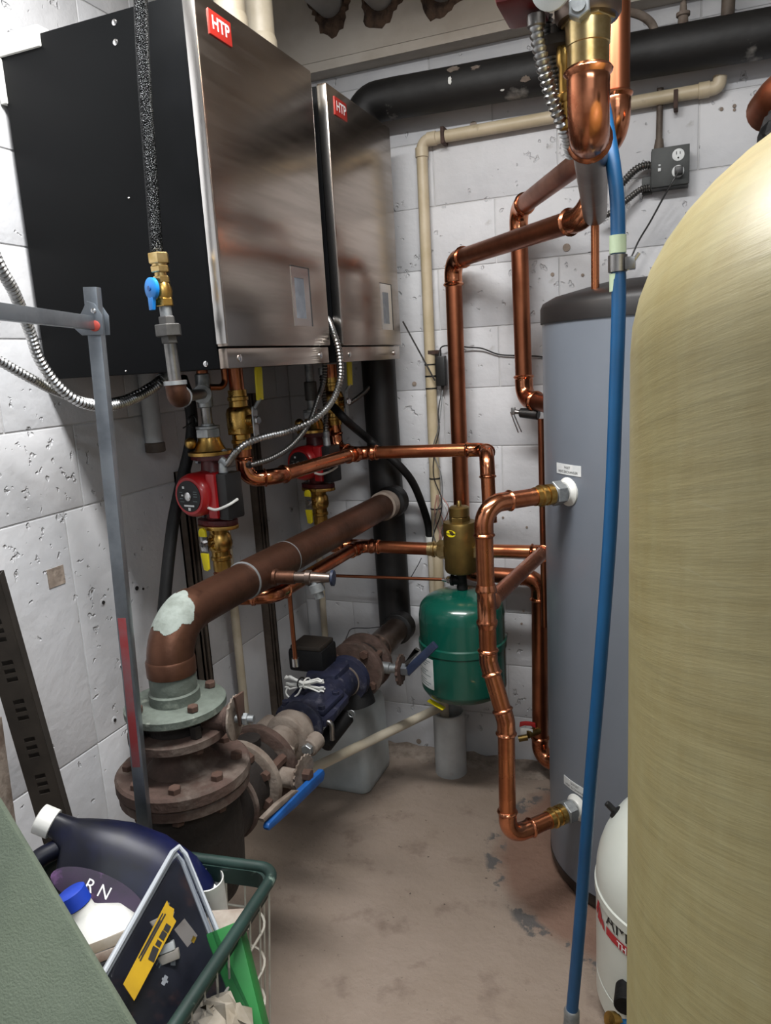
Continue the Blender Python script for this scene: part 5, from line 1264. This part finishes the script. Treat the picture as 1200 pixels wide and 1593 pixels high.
# ================================================================== WIRE BASKET AND ITS CONTENTS
zr = .66
K0 = aZ(432, 1352, zr); K1 = aZ(236, 1326, zr); K2 = aZ(262, 1610, zr)
bxv = (K1-K0).normalized()
Wd = .40; Ld = .46
K1 = K0+bxv*Wd
byv = (K2-K0).normalized(); K2 = K0+byv*Ld; K3 = K1+byv*Ld
t = thing('wire_basket', 'wire basket with a dark green plastic rim full of clutter', 'basket', V((K0.x+K3.x, K0.y+K3.y, 0))/2); bk = t
cen = (K0+K1+K2+K3)/4
def rimpath(k, z, rad, n=6):
    P = [cen+(q-cen)*k for q in (K0, K1, K3, K2)]
    P = [V((q.x, q.y, z)) for q in P]; out = []
    for i in range(4):
        a, b, c = P[i-1], P[i], P[(i+1) % 4]
        d1_ = (b-a).normalized(); d2_ = (c-b).normalized(); ph = d1_.angle(d2_); tt = rad*math.tan(ph/2)
        p1 = b-d1_*tt; nrm_ = (d2_-d1_*d2_.dot(d1_)).normalized(); ce = p1+nrm_*rad
        for j in range(n+1): out.append(ce-nrm_*rad*math.cos(ph*j/n)+d1_*rad*math.sin(ph*j/n))
    return out
build('rim', MB().tube(rimpath(1, zr, .03), .0095, 14, closed=True), 'basket_green', t, 'dark green plastic rim')
rp = rimpath(.97, zr-.002, .028); rq = [q-V((0, 0, .03)) for q in rp]
build('rim_skirt', MB().ring_loft([rp, rq, [q+(cen-q)*.02 for q in rq], [q+(cen-q)*.02 for q in rp]], False, False, True), 'basket_green', t)
kb = .80
def kz(z): return kb+(1-kb)*(z/zr)
for i, z in enumerate((.585, .515, .445, .375, .305, .235, .165, .095, .01)):
    build('hoop_wire', MB().tube(rimpath(kz(z)*.985, z, .05), .0022, 6, closed=True), 'wire_white', t)
def edge_wires(A, B, n):
    for k in range(n):
        f = (k+.5)/n; q = A.lerp(B, f); top = cen+(q-cen)*.975; bot = cen+(q-cen)*kb*.975
        build('upright_wire', MB().tube([V((top.x, top.y, zr-.005)), V((bot.x, bot.y, .008))], .0019, 6), 'wire_white', t)
edge_wires(K0, K1, 11); edge_wires(K0, K2, 13); edge_wires(K2, K3, 11); edge_wires(K1, K3, 13)
for k in range(6):
    f = (k+.5)/6; a = cen+(K0.lerp(K1, f)-cen)*kb; b = cen+(K2.lerp(K3, f)-cen)*kb
    build('floor_wire', MB().tube([V((a.x, a.y, .012)), V((b.x, b.y, .012))], .0024, 6), 'wire_white', t)

# dark jug lying across the basket
DJ = 1.49
jn = aD(92, 1286, DJ); axj = (aD(250, 1352, DJ-.02)-jn).normalized()
t = thing('dark_plastic_jug', 'dark navy plastic jug with white cap and purple label lying in the basket', 'jug', aD(200, 1500, 1.40))
view = (CAM-jn).normalized()
wj = view.cross(axj).normalized()
if wj.z < 0: wj = -wj
dj = axj.cross(wj).normalized()
def jug_ring(s_, lo, hi, dep, n=28):
    out = []; c = (lo+hi)/2; h = (hi-lo)/2
    for k in range(n):
        a = 2*PI*k/n; ca_, sa_ = math.cos(a), math.sin(a); e_ = .75
        out.append(jn+axj*s_+wj*(c+h*math.copysign(abs(ca_)**e_, ca_))+dj*(dep*math.copysign(abs(sa_)**e_, sa_)))
    return out
rings = [jug_ring(-.03, -.019, .019, .019), jug_ring(.0, -.021, .021, .021), jug_ring(.022, -.035, .023, .025), jug_ring(.04, -.085, .030, .040), jug_ring(.07, -.13, .040, .055), jug_ring(.11, -.15, .050, .06), jug_ring(.17, -.155, .052, .06), jug_ring(.235, -.15, .040, .06), jug_ring(.27, -.14, .022, .055), jug_ring(.285, -.12, .01, .045)]
build('body', MB().ring_loft(rings), 'jug_dark', t, angle=60)
build('cap', MB().lathe(jn-axj*.036, axj, [(-.002, .020), (0, .0245), (.026, .0245), (.027, .022)], 26), 'white_plastic', t, 'white screw cap')
vn = dj if dj.dot(CAM-jn) > 0 else -dj
lax = (axj*math.cos(.14)+wj*math.sin(.14)).normalized(); lwy = (wj*math.cos(.14)-axj*math.sin(.14)).normalized()
def on_jug(px, py):
    d = ray(px, py); pl0 = jn+vn*.0592; return CAM+d*((pl0-CAM).dot(vn)/d.dot(vn))
lc = on_jug(152, 1392); le = on_jug(224, 1424)
lax = (le-lc).normalized(); lwy = (wj-lax*wj.dot(lax)).normalized(); al = (le-lc).length
poly = [(al*math.cos(2*PI*k/36), .030*math.sin(2*PI*k/36)*(1 if math.sin(2*PI*k/36) > 0 else .75)) for k in range(36)]
lb = build('label', MB().prism(poly, lc, lax, lwy, .0035), 'purple_label', t, 'purple printed label')
text_part('letters', 'R N', .026, 'logo_white', lb, on_plane(on_jug(152, 1384)+vn*.0025, lax, lwy))
hp = MB().tube(spline([jn+axj*.015-wj*.03+vn*.0, jn-axj*.005-wj*.06+vn*.006, jn-axj*.002-wj*.10+vn*.008, jn+axj*.03-wj*.135+vn*.006, jn+axj*.08-wj*.14]), .016, 14)
build('handle', hp, 'jug_dark', t)

# white bottle with blue cap
wc = aD(115, 1399, 1.34); wbse = aD(205, 1560, 1.41); wa = (wbse-wc).normalized()
t = thing('white_bottle', 'white plastic bottle with a blue screw cap in the basket', 'bottle', wbse)
build('body', MB().lathe(wc+wa*.012, wa, [(0, .020), (.012, .021), (.018, .026), (.04, .052), (.065, .062), (.16, .062), (.166, .056)], 32), 'white_plastic', t)
build('cap', MB().lathe(wc-wa*.012, wa, [(-.002, .0195), (0, .0222), (.022, .0222), (.023, .020)], 28), 'blue_cap', t, 'blue screw cap')

# stacked papers and thin books, seen edge on
pa = aD(160, 1462, 1.30)
ux = (aD(285, 1412, 1.29)-aD(95, 1484, 1.31)).normalized(); uy_ = (CAM-pa).normalized(); uy_ = (uy_+V((0, 0, -.10)))
uy_ = (uy_-ux*uy_.dot(ux)).normalized(); uz_ = ux.cross(uy_)
if uz_.z < 0: uz_ = -uz_
Mb = Matrix((ux, uz_.cross(ux), uz_)).transposed()
acc = 0
for k, (m_, th_, lb) in enumerate((('paper', .014, 'dog-eared tan booklet on top of the paper stack'), ('grey_card', .012, 'brown edged card second in the paper stack'), ('ink', .006, 'thin dark folder in the paper stack'), ('paper_white', .011, 'white folded paper below the dark folder in the stack'), ('paper', .012, 'tan booklet at the bottom of the paper stack'))):
    o_ = pa-uz_*(acc+th_/2)-uy_*(.05-.004*k)+ux*(.004*k); acc += th_+.001
    build('booklet', MB().box(o_-o_+o_, (.16, .09, th_), .0012, Mb), m_, base=o_-uz_*th_/2, label=lb, cat='booklet', group='papers in the basket')

# clear blister package with yellow card
A = aD(276, 1322, 1.36); B = aD(160, 1515, 1.235); Rr_ = aD(352, 1490, 1.345)
ux = (B-A).normalized(); nn = ux.cross(Rr_-A).normalized()
if nn.dot(CAM-A) < 0: nn = -nn
uy = ux.cross(nn); uy = uy if uy.dot(Rr_-A) > 0 else -uy
t = thing('clear_package', 'clear plastic clamshell package with a yellow card standing in the basket', 'package', B)
def to2(px, py):
    d = ray(px, py); k = (A-CAM).dot(nn)/d.dot(nn); q = CAM+d*k-A; return (q.dot(ux), q.dot(uy))
def inset(P, e):
    cx_ = sum(p[0] for p in P)/len(P); cy_ = sum(p[1] for p in P)/len(P); out = []
    for p in P:
        d = math.hypot(p[0]-cx_, p[1]-cy_); out.append((p[0]+(cx_-p[0])*e/d, p[1]+(cy_-p[1])*e/d))
    return out
out = [to2(*q) for q in ((266, 1328), (276, 1319), (286, 1330), (352, 1490), (392, 1590), (330, 1640), (170, 1640), (150, 1530))]
build('shell', MB().prism(inset(out, .012), A+nn*.006, ux, uy, .020, .004), 'clear_plastic', t)
for k, e in enumerate((0.0, .009)):
    q_ = [A+ux*p[0]+uy*p[1]+nn*(.004-.008*k) for p in inset(out, e)]
    build('edge', MB().tube(q_, .0042, 8, closed=True), 'milky', t, 'thick milky plastic edge')
build('printed_card', MB().prism(inset(out, .016), A-nn*.006, ux, uy, .002), 'print_dark', t, 'dark printed insert')
yc = [to2(*q) for q in ((250, 1409), (253, 1417), (261, 1422), (259, 1434), (264, 1441), (198, 1565), (181, 1539))]
yl = build('yellow_card', MB().prism(yc, A+nn*.017, ux, uy, .001), 'yellow_label', t, 'yellow label')
def mark(pa_, pb_, w_, h_, m_, par, off):
    a2, b2 = to2(*pa_), to2(*pb_); dx = V((b2[0]-a2[0], b2[1]-a2[1])); Ln = dx.length; dx.normalize()
    e1 = ux*dx.x+uy*dx.y; e2 = ux*(-dx.y)+uy*dx.x; q0 = A+ux*a2[0]+uy*a2[1]+nn*off
    build('print_mark', MB().add([q0-e2*w_, q0+e1*Ln-e2*w_, q0+e1*Ln+e2*w_, q0+e2*w_], [[0, 1, 2, 3]]), m_, par)
for (a_, b_, w_) in (((247, 1430), (207, 1503), .0011), ((243, 1429), (205, 1499), .0009), ((239, 1440), (209, 1494), .0007), ((252, 1447), (247, 1457), .0045), ((246, 1458), (240, 1469), .0045), ((232, 1482), (224, 1503), .005), ((238, 1472), (234, 1480), .004)):
    mark(a_, b_, w_, 0, 'ink', yl, .0182)
for (a_, b_, w_, m_) in (((272, 1490), (272, 1500), .004, 'label_white'), ((266, 1402), (258, 1420), .0016, 'paper'), ((274, 1416), (268, 1428), .0012, 'paper'), ((300, 1440), (284, 1458), .016, 'grey_card'), ((306, 1455), (302, 1464), .003, 'yellow_label'), ((262, 1470), (246, 1500), .0009, 'ink_grey'), ((266, 1474), (250, 1504), .0009, 'ink_grey'), ((258, 1468), (243, 1496), .0009, 'ink_grey'), ((262, 1516), (256, 1530), .003, 'label_white'), ((255, 1520), (264, 1526), .0015, 'label_white')):
    mark(a_, b_, w_, 0, m_, t, -.0045)

# white open cup, green carton and grey card
p = aD(323, 1368, 1.43)
t = thing('white_cup', 'white translucent plastic cup standing in the basket corner', 'cup', p-V((0, 0, .1)))
ax_ = V((.02, -.12, 1)).normalized()
build('cup', MB().lathe(p-ax_*.10, ax_, [(0, .022), (.10, .0265), (.101, .025), (.03, .019)], 32), 'white_plastic', t)
build('inner_lid', MB().lathe(p-ax_*.05, ax_, [(0, .012), (.03, .012), (.032, .009)], 20), 'paper_white', t)
t = thing('green_carton', 'bright green carton leaning in the right side of the basket', 'box', aD(395, 1590, 1.30))
gt_ = aD(352, 1448, 1.36); gbm = aD(388, 1600, 1.36); gd_ = (gbm-gt_).normalized(); gx_ = V((.93, .37, 0)); gx_ = (gx_-gd_*gx_.dot(gd_)).normalized()
build('carton', MB().box((gt_+gbm)/2+gd_*.03, (.050, .05, (gbm-gt_).length+.07), .002, Matrix((gx_, gd_.cross(gx_), gd_)).transposed()), 'green_carton', t)
q = aD(357, 1432, 1.39)
build('flap', MB().box(q, (.07, .035, .003), .0008, Matrix.Rotation(.35, 3, 'X') @ Matrix.Rotation(.2, 3, 'Y') @ Matrix.Rotation(.4, 3, 'Z')), 'grey_card', t, 'grey cardboard flap')
p = aD(330, 1590, 1.30)
t = thing('crumpled_paper', 'crumpled grey paper low in the basket', 'paper', p-V((0, 0, .08)))
mb = MB(); rr = random.Random(8); mb.sphere(p-V((0.0, 0, .03)), .06, 18, (1, .8, 1))
for i in range(len(mb.v)): mb.v[i] = mb.v[i]+V((rr.uniform(-1, 1), rr.uniform(-1, 1), rr.uniform(-1, 1)))*.012
build('sheet', mb, 'paper', t, angle=10)
